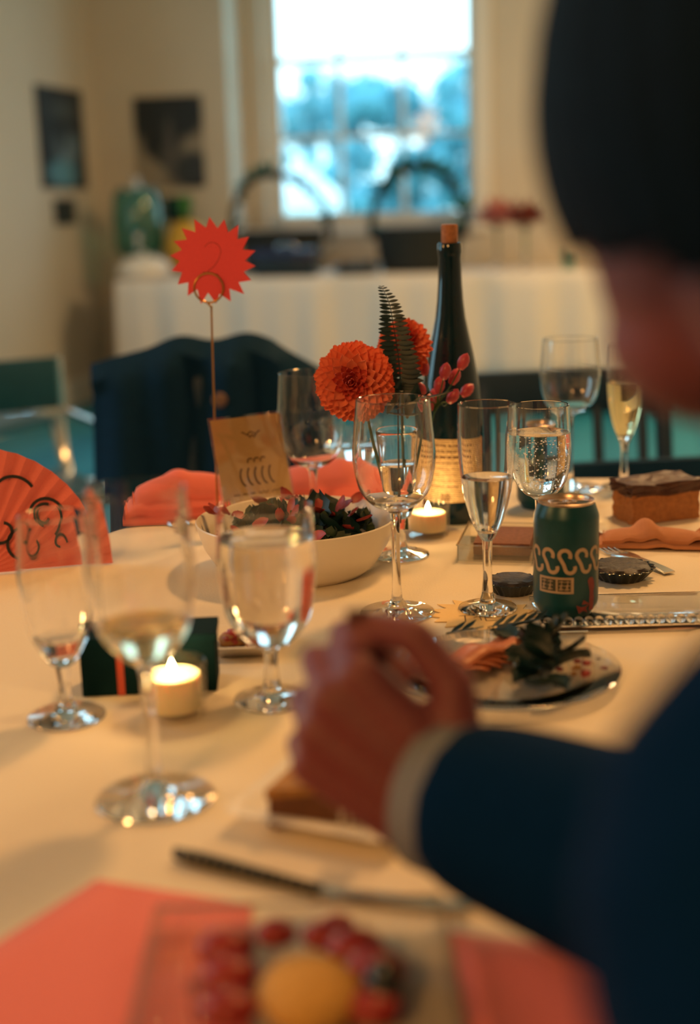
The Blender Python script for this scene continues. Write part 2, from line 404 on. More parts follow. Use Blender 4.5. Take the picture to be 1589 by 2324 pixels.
# ------------------------------------------------------------------ posters
def wallboard(name, label, cat, pts, axis, outn, m, thick=.012, bordered=None):
    """board between two opposite corners on a wall plane"""
    a, b = pts; w = abs((b-a).dot(axis)); h = abs(a.z-b.z); c = (a+b)/2+outn*(thick/2+.001)
    bm = nb(); box(bm, (0, 0, 0), (w, thick, h), bev=.002)
    o = obj(name, bm, m, smooth=False); o.matrix_world = oriented(axis, -outn, Vector((0, 0, 1)), c); return tag(o, label, cat)
pw = P0.copy(); bl = lambda x, y: onpl(x, y, pw, N)
pl = W(UL, 0); ll = lambda x, y: onpl(x, y, pl, U)
DK = (.012, .02, .028)
post1 = blobmat('poster_print_dark', (.30, .27, .22), [(-.02, .17, .30, .17, .25, DK), (-.05, .0, .13, .10, .3, DK), (.14, -.17, .14, .12, .3, (.03, .04, .05)), (-.02, -.1, .07, .05, .4, (.04, .05, .05)), (.0, -.06, .03, .2, .5, (.10, .1, .1))])
wallboard('wall_poster', 'black and white poster beside the window strip, dark across its top', 'poster', (bl(303, 222), bl(468, 424)), U, -N, post1)
post2 = blobmat('poster_print_blue', DK, [(.05, -.05, .16, .10, .4, (.14, .22, .28)), (-.03, -.20, .2, .075, .35, (.10, .28, .38)), (.0, .05, .07, .12, .3, DK), (.05, .16, .2, .06, .4, (.05, .07, .08))])
wallboard('wall_poster', 'dark blue picture hanging on the left wall', 'poster', (ll(76, 190), ll(195, 428)), N, U, post2)
wallboard('wall_plaque', 'small black plaque under the dark blue picture', 'plaque', (ll(120, 452), ll(170, 508)), N, U, BLACKP)
wallboard('wall_plaque', 'small black plaque under the black and white poster', 'plaque', (bl(374, 446), bl(434, 502)), U, -N, BLACKP)

# ------------------------------------------------------------------ buffet table at the window
VF, VN = .13, .89          # far and near edge
u0, u1 = -1.27, 1.75
bt = thing('buffet_table', 'long trestle table below the window, hidden under a white cloth', 'table', W((u0+u1)/2, (VF+VN)/2), -TH)
bm = nb(); box(bm, (0, 0, .725), (u1-u0-.02, VN-VF-.02, .03)); obj('table_top', bm, mat('plywood', (.4, .28, .17), .6), bt, False)
for sx_ in (-1, 1):
    for sy_ in (-1, 1):
        bm = nb(); tube(bm, [(sx_*1.3, sy_*.26, 0), (sx_*1.3, sy_*.26, .71)], .016); obj('leg', bm, STEEL, bt)
def buffet_cloth():
    bm = nb(); hw = (u1-u0)/2; hd = (VN-VF)/2
    per = []
    n1, n2 = 130, 36
    for i in range(n1): per.append((-hw+2*hw*i/n1, -hd, 0, -1))
    for i in range(n2): per.append((hw, -hd+2*hd*i/n2, 1, 0))
    for i in range(n1): per.append((hw-2*hw*i/n1, hd, 0, 1))
    for i in range(n2): per.append((-hw, hd-2*hd*i/n2, -1, 0))
    rr = random.Random(3); zl = [.752, .748, .735, .68, .58, .45, .3, .14]
    rings = []
    cm = (0, 0)
    for k, z in enumerate(zl):
        ring = []
        for i, (x, y, nx, ny) in enumerate(per):
            s = x if ny else y*1.3+5
            amp = .034*min(1, k/5)
            ph = .5*math.sin(s*9.5)+.35*math.sin(s*17+1.2)+.25*math.sin(s*31)
            off = (.0, .006, .010, .012, .016, .02, .024, .028)[k]+amp*(.35+ph)
            off = max(off, .002)
            cx_ = 1 if x < -hw+.05 and ny else 0
            ring.append(bm.verts.new((x+nx*off, y+ny*off, z)))
        rings.append(ring)
    n = len(per)
    for A, B in zip(rings, rings[1:]):
        for i in range(n): bm.faces.new((A[i], B[i], B[(i+1) % n], A[(i+1) % n]))
    bm.faces.new(rings[0])
    o = obj('buffet_tablecloth', bm, CLOTH2); o.location = W((u0+u1)/2, (VF+VN)/2, 0); o.rotation_euler = (0, 0, -TH)
    s = o.modifiers.new('thick', 'SOLIDIFY'); s.thickness = .004; s.offset = 1
    return tag(o, 'white cloth hanging in folds over the long table by the window', 'tablecloth')
buffet_cloth()
ZT = .757
def tb(x, v=.45):
    p = onpl(x, 560, W(0, v), N); return Vector((p.x, p.y, ZT))
# baskets
TWIG = mat('dark_wicker', (.016, .022, .020), .8, var=.3, scale=120, bump=.5)
VINE = mat('vine_leaf', (.02, .22, .19), .6, var=.3)
leafS = leafmesh('leaf', .075, .045, VINE)
def basket(label, px, py, rx, ry, h, arch_h, wide, skew, nl, seed, body_m=TWIG):
    t = thing('arched_basket', label, 'basket', tb(px, py), -TH, 'baskets on the buffet table')
    bm = nb()
    prof = [(0, .004), (.82, .0), (.9, .3*h), (1, h), (.94, h), (.84, .3*h), (.76, .02), (0, .02)]
    lathe(bm, prof, 36, lambda a, z: .018*math.sin(a*18+ (1.6 if int(z*90) % 2 else 0)))
    for vv in bm.verts: vv.co.x *= rx; vv.co.y *= ry
    obj('body', bm, body_m, t)
    bm = nb()
    for k in range(5):
        z = h*(.18+.2*k); q = .86+.14*z/h
        tube(bm, [(rx*q*1.0*math.cos(a), ry*q*1.0*math.sin(a), z) for a in [2*PI*i/36 for i in range(37)]], .007, 6)
    obj('weave_band', bm, body_m, t)
    hp = []
    for i in range(25):
        a = PI*i/24; hp.append(Vector((wide*math.cos(a)+skew*math.sin(a), .02*math.sin(3*a), h*.75+(arch_h-h*.75)*math.sin(a)**.75)))
    bm = nb(); tube(bm, hp, .020, 8); tube(bm, [p+Vector((.008*math.sin(k*1.3), .012*math.cos(k*1.3), .008)) for k, p in enumerate(hp)], .012, 6)
    hd = obj('handle', bm, TWIG if nl else body_m, t)
    rr = random.Random(seed)
    for k in range(nl):
        p = hp[rr.randrange(1, 24)]
        d = Vector((rr.uniform(-1, 1), rr.uniform(-.6, .6), rr.uniform(-.5, 1)))
        place('leaf', leafS, hd, Matrix.Translation(p) @ frame_y(d, roll=rr.uniform(-1, 1)))
    return t
basket('dark wicker basket with a tall leafy arched handle, behind the wine bottle', 950, .52, .25, .17, .245, .58, .265, .0, 90, 1)
basket('dark wicker basket with a thin vine handle, behind the red sunburst card', 640, .42, .25, .17, .24, .56, .29, -.04, 46, 2)
# blue tins inside the left basket's front
bt2 = thing('lidded_box', 'dark blue lidded serving box in front of the vine-handled basket', 'box', tb(650, .76), -TH)
NAVY = mat('navy_lacquer', (.012, .03, .10), .25, var=.15)
bm = nb(); box(bm, (0, 0, .05), (.34, .16, .10), bev=.012); obj('body', bm, BLACKP, bt2)
bm = nb(); box(bm, (0, 0, .125), (.36, .17, .05), bev=.015); obj('lid', bm, NAVY, bt2)
bm = nb(); tube(bm, catmull([(-.05, 0, .145), (-.035, 0, .17), (.035, 0, .17), (.05, 0, .145)], 4), .006); obj('handle', bm, CHROME, bt2)
dd = thing('serving_platter', 'flat black platter on the white cloth between the two baskets', 'platter', tb(808, .70), -TH)
bm = nb(); lathe(bm, [(0, 0), (.10, 0), (.15, .045), (.145, .048), (.095, .008), (0, .008)], 40); obj('dish', bm, BLACKP, dd)
bm = nb()
rr = random.Random(5)
for k in range(14): ell(bm, (rr.uniform(-.08, .08), rr.uniform(-.07, .07), .035+rr.random()*.02), (.03, .025, .018), sub=2)
tag(obj('dark_rolls', bm, mat('dark_food', (.02, .03, .02), .6, var=.3), dd), kind='stuff')
# beverage dispenser
dp = thing('drinks_dispenser', 'tall clear glass drinks dispenser at the left end of the buffet', 'dispenser', tb(318, .36), -TH)
dp.scale = (1.1, 1.1, 1.1)
TEAL = thinglass('teal_glass', (.62, .86, .86), 1.4)
bm = nb(); lathe(bm, [(0, .10), (.10, .10), (.135, .13), (.14, .30), (.13, .42), (.11, .45), (.105, .45), (.125, .41), (.135, .30), (.13, .135), (.095, .106), (0, .106)], 40); obj('jar', bm, TEAL, dp)
bm = nb(); lathe(bm, [(0, .108), (.094, .108), (.128, .137), (.132, .27), (0, .27)], 40); obj('drink', bm, thinglass('pale_drink', (.70, .86, .84), .8), dp)
bm = nb(); lathe(bm, [(0, .0), (.12, .0), (.12, .012), (.06, .02), (.05, .09), (.1, .10), (0, .10)], 32); obj('base', bm, CHROME, dp)
bm = nb(); lathe(bm, [(.112, .45), (.115, .465), (.06, .475), (.02, .485), (.022, .515), (0, .52)], 32); obj('lid', bm, CHROME, dp)
bm = nb(); tube(bm, [(.06, -.13, .16), (.06, -.19, .16), (.06, -.20, .13)], .013); ell(bm, (.06, -.185, .20), (.018, .018, .03), sub=2); obj('tap', bm, CHROME, dp)
dm = thing('covered_dish', 'rounded white covered dish at the left corner of the buffet', 'dish', tb(325, .70), -TH)
bm = nb(); lathe(bm, [(0, 0), (.13, 0), (.17, .03), (.165, .035), (.12, .012), (0, .012)], 40); obj('dish', bm, WHITEC, dm)
bm = nb(); lathe(bm, [(.155, .034), (.15, .07), (.11, .11), (.05, .128), (.012, .13), (.014, .15), (0, .155)], 40); obj('cover', bm, WHITEC, dm)
pn = thing('pineapple', 'yellow pineapple with green crown peeking out behind the red card', 'fruit', tb(424, .40), -TH)
pn.scale = (1.6, 1.6, 1.6)
bm = nb(); lathe(bm, [(0, 0), (.05, .01), (.078, .07), (.078, .12), (.05, .185), (0, .2)], 28, lambda a, z: .06*math.sin(a*9+z*120)); obj('fruit_body', bm, mat('pineapple_skin', (.90, .50, .04), .6, var=.3, scale=70), pn)
pm = leafmesh('crown_leaf', .10, .022, mat('crown_green', (.05, .22, .04), .5)); 
for k in range(16):
    a = k*2.4; place('crown_leaf', pm, pn, Matrix.Translation((0, 0, .19)) @ frame_y((math.cos(a)*.5, math.sin(a)*.5, 1.0-.02*k)))
# two flower glasses and a tumbler
PINKF = mat('pink_flower', (.62, .20, .18), .7, var=.2); RUST = mat('rust_flower', (.30, .05, .03), .7, var=.3)
def budvase(label, px, py, fm, h, stem, seed, spread):
    t = thing('bud_vase', label, 'vase', tb(px, py), 0, 'bud vases on the buffet')
    bm = nb(); lathe(bm, [(0, 0), (.03, 0), (.012, .012), (.016, .03), (.026, .085), (.030, .11), (.028, .11), (.023, .084), (.013, .032), (0, .03)], 28); obj('glass_body', bm, GLASS, t)
    bm = nb(); tube(bm, catmull([(0, 0, .04), (.004, 0, .12), (.0, 0, h-.03)], 4), .006); st = obj('stem', bm, stem, t)
    rr = random.Random(seed); pm_ = leafmesh('petal', .14, .085, fm, .35)
    for k in range(26):
        th = math.acos(1-1.3*(k+.5)/26); a = k*2.4; d = Vector((math.sin(th)*math.cos(a)*spread*1.6, math.sin(th)*math.sin(a)*spread*1.6, math.cos(th)*.8-.1))
        place('petal', pm_, t, Matrix.Translation((0, 0, h-.04)) @ frame_y(d))
    lm_ = leafmesh('leaf', .06, .03, DGREEN)
    for k in range(4): place('leaf', lm_, t, Matrix.Translation((0, 0, h-.08)) @ frame_y((math.cos(k*1.7), math.sin(k*1.7), .5)))
budvase('pink flower in a clear glass on the buffet, nearer the wine bottle', 1128, .55, PINKF, .30, STEMG, 1, .9)
budvase('rust-red flower on a thick green stem in a glass on the buffet', 1192, .50, RUST, .29, mat('thick_stem', (.05, .2, .06), .6), 2, 1.1)
t = thing('tumbler', 'small tumbler with green leaves at the right end of the buffet', 'glass', tb(1292, .55))
bm = nb(); lathe(bm, [(0, 0), (.032, 0), (.038, .1), (.036, .1), (.030, .006), (0, .006)], 28); obj('glass_body', bm, TEAL, t)
lm_ = leafmesh('leaf', .09, .04, DGREEN)
for k in range(6): place('leaf', lm_, t, Matrix.Translation((0, 0, .02)) @ frame_y((math.cos(k*1.1)*.35, math.sin(k*1.1)*.35, 1)))

# ------------------------------------------------------------------ chairs in the background
def chair(name, label, x, y, rz, w, top, seat_z, m, slats=4, panel=None):
    t = thing(name, label, 'chair', (x, y, 0), rz, None)
    d = .42
    bm = nb(); box(bm, (0, 0, seat_z-.02), (w, d, .04), bev=.012); obj('seat', bm, m, t)
    for sx_ in (-1, 1):
        bm = nb(); tube(bm, [(sx_*(w/2-.03), -d/2+.03, 0), (sx_*(w/2-.03), -d/2+.03, seat_z-.03)], .017); obj('leg', bm, m, t)
        bm = nb(); tube(bm, [(sx_*(w/2-.025), d/2+.05, 0), (sx_*(w/2-.025), d/2, seat_z), (sx_*(w/2-.025), d/2+.06, top-.02)], .018); obj('leg', bm, m, t)
    bm = nb(); box(bm, (0, d/2+.058, top-.045), (w, .03, .09), bev=.012); obj('top_rail', bm, m, t)
    bm = nb(); box(bm, (0, d/2+.02, seat_z+.10), (w-.05, .02, .05), bev=.008); obj('lower_rail', bm, m, t)
    for k in range(slats):
        xx = -w/2+.07+(w-.14)*k/(slats-1); bm = nb()
        tube(bm, [(xx, d/2+.02, seat_z+.12), (xx, d/2+.05, top-.08)], .011); obj('slat', bm, m, t)
    return t
BCH = mat('black_chair_paint', (.002, .030, .07), .5, var=.1)
cx0 = aty(480, 800, 2.5).x
chair('dining_chair', 'black chair on the far side of the table, with a dark jacket over its back', cx0, 2.28, 0, .44, .84, .46, BCH)
# jacket draped on that chair
def jacket():
    bm = nb(); nx, nz = 40, 26; rr = random.Random(9); grid = []
    w = .47
    for j in range(nz+1):
        tq = j/nz; row = []
        for i in range(nx+1):
            s = i/nx*2-1
            topz = .895-.035*s*s+.016*math.exp(-((s+.28)/.18)**2)+.018*math.exp(-((s-.28)/.2)**2)-.045*max(0, s-.45)/.55
            L = .40; ang = tq
            if tq < .12:
                q = tq/.12; y = .30-.04*math.cos(PI*q); z = topz-.03*(1-math.sin(PI*q))
                row.append(bm.verts.new((s*w/2, .26+.04*(1-math.cos(PI*(1-q)))/1 if False else .325-.075*q, z)))
            else:
                q = (tq-.12)/.88; y = .25-.012*math.sin(s*9+q*2)-.02*q; z = topz-.03-.42*q
                row.append(bm.verts.new((s*w/2*(1+.05*q), y-.012*math.sin(s*14), z)))
        grid.append(row)
    # back fall
    for j in range(nz):
        for i in range(nx): bm.faces.new((grid[j][i], grid[j][i+1], grid[j+1][i+1], grid[j+1][i]))
    o = obj('draped_jacket', bm, BLACKC); o.location = (cx0, 2.28, 0)
    s = o.modifiers.new('t', 'SOLIDIFY'); s.thickness = .012
    tag(o, 'dark jacket draped over the back of the chair behind the sunburst card', 'jacket')
    for z in (.80, .73):
        b = nb(); lathe(b, [(0, .004), (.012, .003), (.014, 0), (0, 0)], 16)
        q = obj('button', b, mat('brown_button', (.22, .12, .08), .4), o); q.location = (.012, .208, z); q.rotation_euler = (PI/2, 0, 0)
jacket()
xr = aty(1350, 900, 2.6).x
chair('dining_chair', 'black chair across the table behind the tall wine glass on the right', xr, 2.42, .1, .42, .815, .46, BCH)
bm = nb(); box(bm, (0, 0, 0), (.46, .06, .20), bev=.025)
o = obj('chair_cushion', bm, BLACKC); o.location = (xr+.07, 2.30, .60); o.rotation_euler = (-.2, 0, .1); tag(o, 'dark cushion standing on the right-hand far chair', 'cushion')
# metal chairs by the left wall
TSEAT = mat('teal_seat', (.01, .085, .14), .35, var=.15)
def metal_chair(label, p, rz):
    t = thing('metal_chair', label, 'chair', p, rz, 'metal chairs by the left wall')
    bm = nb(); box(bm, (0, 0, .45), (.40, .40, .025), bev=.01); obj('seat', bm, TSEAT, t)
    bm = nb(); box(bm, (0, .2, .70), (.38, .02, .14), bev=.008); obj('backrest', bm, TSEAT, t)
    for s in (-1, 1):
        bm = nb(); tube(bm, catmull([(s*.2, -.22, 0), (s*.2, -.17, .44), (s*.2, .18, .45), (s*.2, .21, .77)], 5), .012); obj('frame_tube', bm, CHROME, t)
        bm = nb(); tube(bm, [(s*.2, .24, 0), (s*.2, .12, .44)], .012); obj('leg', bm, CHROME, t)
        bm = nb(); tube(bm, [(s*.2, -.18, .62), (s*.2, .2, .62)], .014); obj('armrest', bm, CHROME, t)
metal_chair('chrome and teal chair by the left wall, the nearer of two', (-.86, 3.35, 0), .5)
metal_chair('chrome and teal chair by the left wall, the farther of two', (-1.28, 4.5, 0), 1.1)

# ================================================================== the round dining table
TC = Vector((.26, 1.13)); TR = .80
tbl = thing('round_table', 'round dining table under a white cloth, carrying the meal', 'table', (TC.x, TC.y, 0))
bm = nb(); lathe(bm, [(0, .715), (TR-.012, .715), (TR-.006, .73), (TR-.012, .743), (0, .743)], 72); obj('tabletop', bm, mat('table_wood', (.35, .22, .13), .6), tbl)
for k in range(4):
    a = PI/4+k*PI/2; bm = nb(); tube(bm, [(.45*math.cos(a), .45*math.sin(a), 0), (.45*math.cos(a), .45*math.sin(a), .72)], .02); obj('leg', bm, STEEL, tbl)
bm = nb(); NS = 144
radii = [0, .1, .2, .3, .4, .5, .6, .7, TR-.02, TR, TR+.008, TR+.02, TR+.03, TR+.04, TR+.05]
zz = [.75]*8+[.75, .7485, .74, .68, .58, .45, .33]
rings = []
for k, (r, z) in enumerate(zip(radii, zz)):
    if r == 0: rings.append([bm.verts.new((0, 0, z))]); continue
    ring = []
    for i in range(NS):
        a = 2*PI*i/NS; f = 0
        if k > 10: f = .03*(k-10)/4*(math.sin(a*17)+.5*math.sin(a*29+1))*.8
        ring.append(bm.verts.new(((r+f)*math.cos(a), (r+f)*math.sin(a), z)))
    rings.append(ring)
for A, B in zip(rings, rings[1:]):
    for i in range(NS):
        j = (i+1) % NS
        if len(A) == 1: bm.faces.new((A[0], B[i], B[j]))
        else: bm.faces.new((A[i], B[i], B[j], A[j]))
bmesh.ops.recalc_face_normals(bm, faces=bm.faces)
cl = obj('tablecloth', bm, CLOTH); cl.location = (TC.x, TC.y, 0)
tag(cl, 'white cloth spread over the round dining table', 'tablecloth')
bm = nb()   # pressed crease running to the right edge
a_, b_ = on(1430, 1712), on(1530, 1545); d_ = (b_-a_).normalized(); n_ = Vector((-d_.y, d_.x, 0))
p_ = [a_-d_*.15, a_, b_, b_+d_*.25]
vs = []
for p in p_: vs.append([bm.verts.new(p+n_*.012+Vector((0, 0, .0002))), bm.verts.new(p+Vector((0, 0, .003))), bm.verts.new(p-n_*.006+Vector((0, 0, .0002)))])
for A, B in zip(vs, vs[1:]):
    for i in range(2): bm.faces.new((A[i], A[i+1], B[i+1], B[i]))
bmesh.ops.recalc_face_normals(bm, faces=bm.faces)
bmesh.ops.translate(bm, vec=(-TC.x, -TC.y, 0), verts=bm.verts)
obj('pressed_crease', bm, CLOTH, cl)
Z = .7505
def T(p, z=Z): return (p[0], p[1], z)

# ------------------------------------------------------------------ stemware
def stemware(name, label, x, y, H, foot, stem, ctrl, wt=.0013, liq=None, liqm=WATER, bubbles=0, cat='glass', z=Z, group='stemmed glasses on the dining table'):
    """ctrl: outer bowl profile (r, z) from the stem up to the rim"""
    t = thing(name, label, cat, (x, y, z), 0, group)
    zb = ctrl[0][1]
    fp = [(0, .0), (foot*.96, .0), (foot, .0012), (foot*.97, .0026), (foot*.6, .0042), (foot*.28, .0075), (stem*1.25, .016)]
    sp = [(stem*1.25, .016), (stem, .03), (stem*.95, zb*.6), (stem, zb-.012), (ctrl[0][0], zb)]
    SEG = 56
    bm = nb(); lathe(bm, fp, SEG); obj('foot', bm, GLASS, t)
    bm = nb(); lathe(bm, [tuple(p) for p in catmull(sp, 4)], SEG); obj('stem', bm, GLASS, t)
    out = [tuple(p) for p in catmull(ctrl, 6)]
    zi = zb+.009
    def rad(zq):
        for a, b in zip(out, out[1:]):
            if a[1] <= zq <= b[1] and b[1] > a[1]: return a[0]+(b[0]-a[0])*(zq-a[1])/(b[1]-a[1])
        return out[-1][0]
    zin = [zi+(H-zi)*(q/26)**1.35 for q in range(27)]
    inn = [(max(.0, rad(q)-wt-(.002 if q < zi+.004 else 0)), q) for q in zin]
    inn[0] = (0, zi)
    prof = out+[(ctrl[-1][0]-wt*.5, H+wt*.4)]+[inn[-1]]+inn[-2::-1]
    bm = nb(); lathe(bm, prof, SEG); obj('bowl', bm, GLASS, t)
    if liq:
        lp = [(0, zi-.0001)]+[(r+.0002, q) for r, q in inn[1:] if q < liq-.0008]
        rl = rad(liq)-wt+.0002
        lp += [(rl, liq+.0006), (rl-.0012, liq), (0, liq)]
        bm = nb(); lathe(bm, lp, SEG); lo = obj('liquid', bm, liqm, t)
        if bubbles:
            rr = random.Random(1); bm = nb()
            for k in range(bubbles):
                q = rr.uniform(zi+.006, liq-.004); r = (rad(q)-wt-.0012)*(rr.random()**.35); a = rr.random()*2*PI
                ell(bm, (r*math.cos(a), r*math.sin(a), q), (rr.uniform(.0003, .0009),)*3, sub=1)
            tag(obj('bubbles', bm, glassmat('bubble_gas', (1, 1, 1), .78), lo), kind='stuff')
    return t
def wctrl(zb, zw, H, w, rim, s=.006):
    return [(s, zb), (s*1.9, zb+.004), (w*.55, zb+(zw-zb)*.16), (w*.86, zb+(zw-zb)*.45), (w, zw), ((w*.6+rim*.4)*1.005, zw+(H-zw)*.45), (rim, H)]
stemware('wine_glass', 'empty wine glass in sharp focus at the middle, in front of the dahlias', .045, 1.291, .219, .038, .0045, wctrl(.105, .16, .219, .0412, .0366))
stemware('wine_glass', 'large blurred wine glass at the front, pale drink at its bottom, before the lit candle', -.144, .873, .225, .042, .0045, wctrl(.100, .165, .225, .0372, .0338), liq=.130, liqm=WINE)
stemware('wine_glass', 'small wine glass at the far left edge of the photo', -.239, 1.033, .172, .032, .0045, wctrl(.045, .12, .172, .0300, .0265), liq=.07, liqm=WATER)
stemware('water_goblet', 'goblet three quarters full of water standing before the salad bowl', -.070, 1.059, .168, .0328, .0055, wctrl(.044, .115, .168, .0412, .0392), liq=.142, liqm=WATER)
stemware('champagne_flute', 'flared flute half full, standing on the cream starburst card', .137, 1.293, .210, .030, .0048, [(.0052, .072), (.009, .078), (.0165, .094), (.0235, .12), (.0278, .155), (.0290, .185), (.0288, .210)], liq=.137, liqm=WATER, z=.7515)
stemware('water_goblet', 'goblet of sparkling water full of bubbles, behind the green soda can', .202, 1.373, .196, .033, .0055, wctrl(.095, .143, .196, .0318, .0298), liq=.167, liqm=WATER, bubbles=420)
stemware('wine_glass', 'tall empty wine glass at the back right edge of the table', .313, 1.850, .213, .046, .005, wctrl(.105, .16, .213, .0425, .0385))
stemware('champagne_flute', 'slim flute of golden champagne at the far right', .391, 1.850, .202, .032, .005, [(.0065, .065), (.010, .072), (.0175, .092), (.0235, .12), (.0258, .15), (.0255, .18), (.0245, .202)], liq=.150, liqm=BUBBLY)
stemware('wine_glass', 'empty wine glass standing left of the big orange dahlia', -.046, 1.684, .198, .034, .0048, wctrl(.072, .136, .198, .0445, .0405))
stemware('dessert_glass', 'short stemmed glass catching white window light, under the big dahlia', .004, 1.865, .105, .03, .005, [(.006, .03), (.012, .036), (.028, .052), (.040, .075), (.0445, .105)], liq=.07, liqm=WATER)

# ------------------------------------------------------------------ wine bottle
bo = thing('wine_bottle', 'tall dark green wine bottle with cork, behind the dahlias', 'bottle', (.134, 1.69, Z))
prof = [(0, .004), (.02, .001), (.036, 0), (.0392, .004), (.0397, .02), (.0397, .12), (.0392, .147), (.0366, .172), (.0336, .190), (.0285, .218), (.0234, .2406), (.0190, .262), (.0165, .283), (.0150, .306), (.0142, .335), (.0145, .339), (.0152, .342), (.0152, .352), (.0140, .354), (.0105, .354)]
bm = nb(); lathe(bm, prof, 48); obj('body', bm, BOTTLE, bo)
bm = nb(); lathe(bm, [(0, .34), (.0098, .34), (.0102, .355), (.0104, .375), (.0095, .3765), (0, .3765)], 24); obj('cork', bm, CORK, bo)
def labelmat(name, base, ink, rows):
    m = bpy.data.materials.new(name); m.use_nodes = True; t = m.node_tree; b = t.nodes['Principled BSDF']; b.inputs['Roughness'].default_value = .7
    tcn = t.nodes.new('ShaderNodeTexCoord'); mp = t.nodes.new('ShaderNodeMapping'); mp.inputs['Scale'].default_value = (1, 1, rows)
    nz = t.nodes.new('ShaderNodeTexNoise'); nz.inputs['Scale'].default_value = 260; wv = t.nodes.new('ShaderNodeTexWave'); wv.wave_type = 'BANDS'; wv.bands_direction = 'Z'; wv.inputs['Scale'].default_value = rows
    t.links.new(tcn.outputs['Object'], nz.inputs[0]); t.links.new(tcn.outputs['Object'], wv.inputs[0])
    mm = t.nodes.new('ShaderNodeMath'); mm.operation = 'MULTIPLY'; t.links.new(nz.outputs['Fac'], mm.inputs[0]); t.links.new(wv.outputs['Fac'], mm.inputs[1])
    gt = t.nodes.new('ShaderNodeMapRange'); gt.inputs[1].default_value = .30; gt.inputs[2].default_value = .38; t.links.new(mm.outputs[0], gt.inputs[0])
    mx = t.nodes.new('ShaderNodeMix'); mx.data_type = 'RGBA'; mx.inputs[6].default_value = (*base, 1); mx.inputs[7].default_value = (*ink, 1)
    t.links.new(gt.outputs[0], mx.inputs[0]); t.links.new(mx.outputs[2], b.inputs['Base Color']); return m
bm = nb(); a0, a1 = math.radians(170), math.radians(330)
for i in range(24):
    A = a0+(a1-a0)*i/24; B = a0+(a1-a0)*(i+1)/24; r = .0400
    bm.faces.new([bm.verts.new((r*math.cos(q), r*math.sin(q), z)) for q, z in ((A, .03), (B, .03), (B, .112), (A, .112))])
bmesh.ops.remove_doubles(bm, verts=bm.verts, dist=1e-6)
obj('label', bm, labelmat('bottle_label', (.72, .52, .28), (.12, .07, .03), 130), bo)

lab = bo.children[-1]; LF = lambda s, q: Vector((.0403*math.cos(a0+s/.04), .0403*math.sin(a0+s/.04), q)); rr = random.Random(17)
bm = nb()
for r_ in range(8):
    x = .034; q = .104-.0075*r_
    while x < .082:
        w = rr.uniform(.003, .009); ribbon(bm, [(x+w*i/3, q) for i in range(4)], .0013 if r_ != 2 else .0028, LF); x += w+.0016
for k in range(9): ribbon(bm, [(.052+.0014*k, .033), (.052+.0014*k, .042)], .0005+.0004*(k % 2), LF)
bmesh.ops.recalc_face_normals(bm, faces=bm.faces); obj('label_print', bm, INK, lab, False)

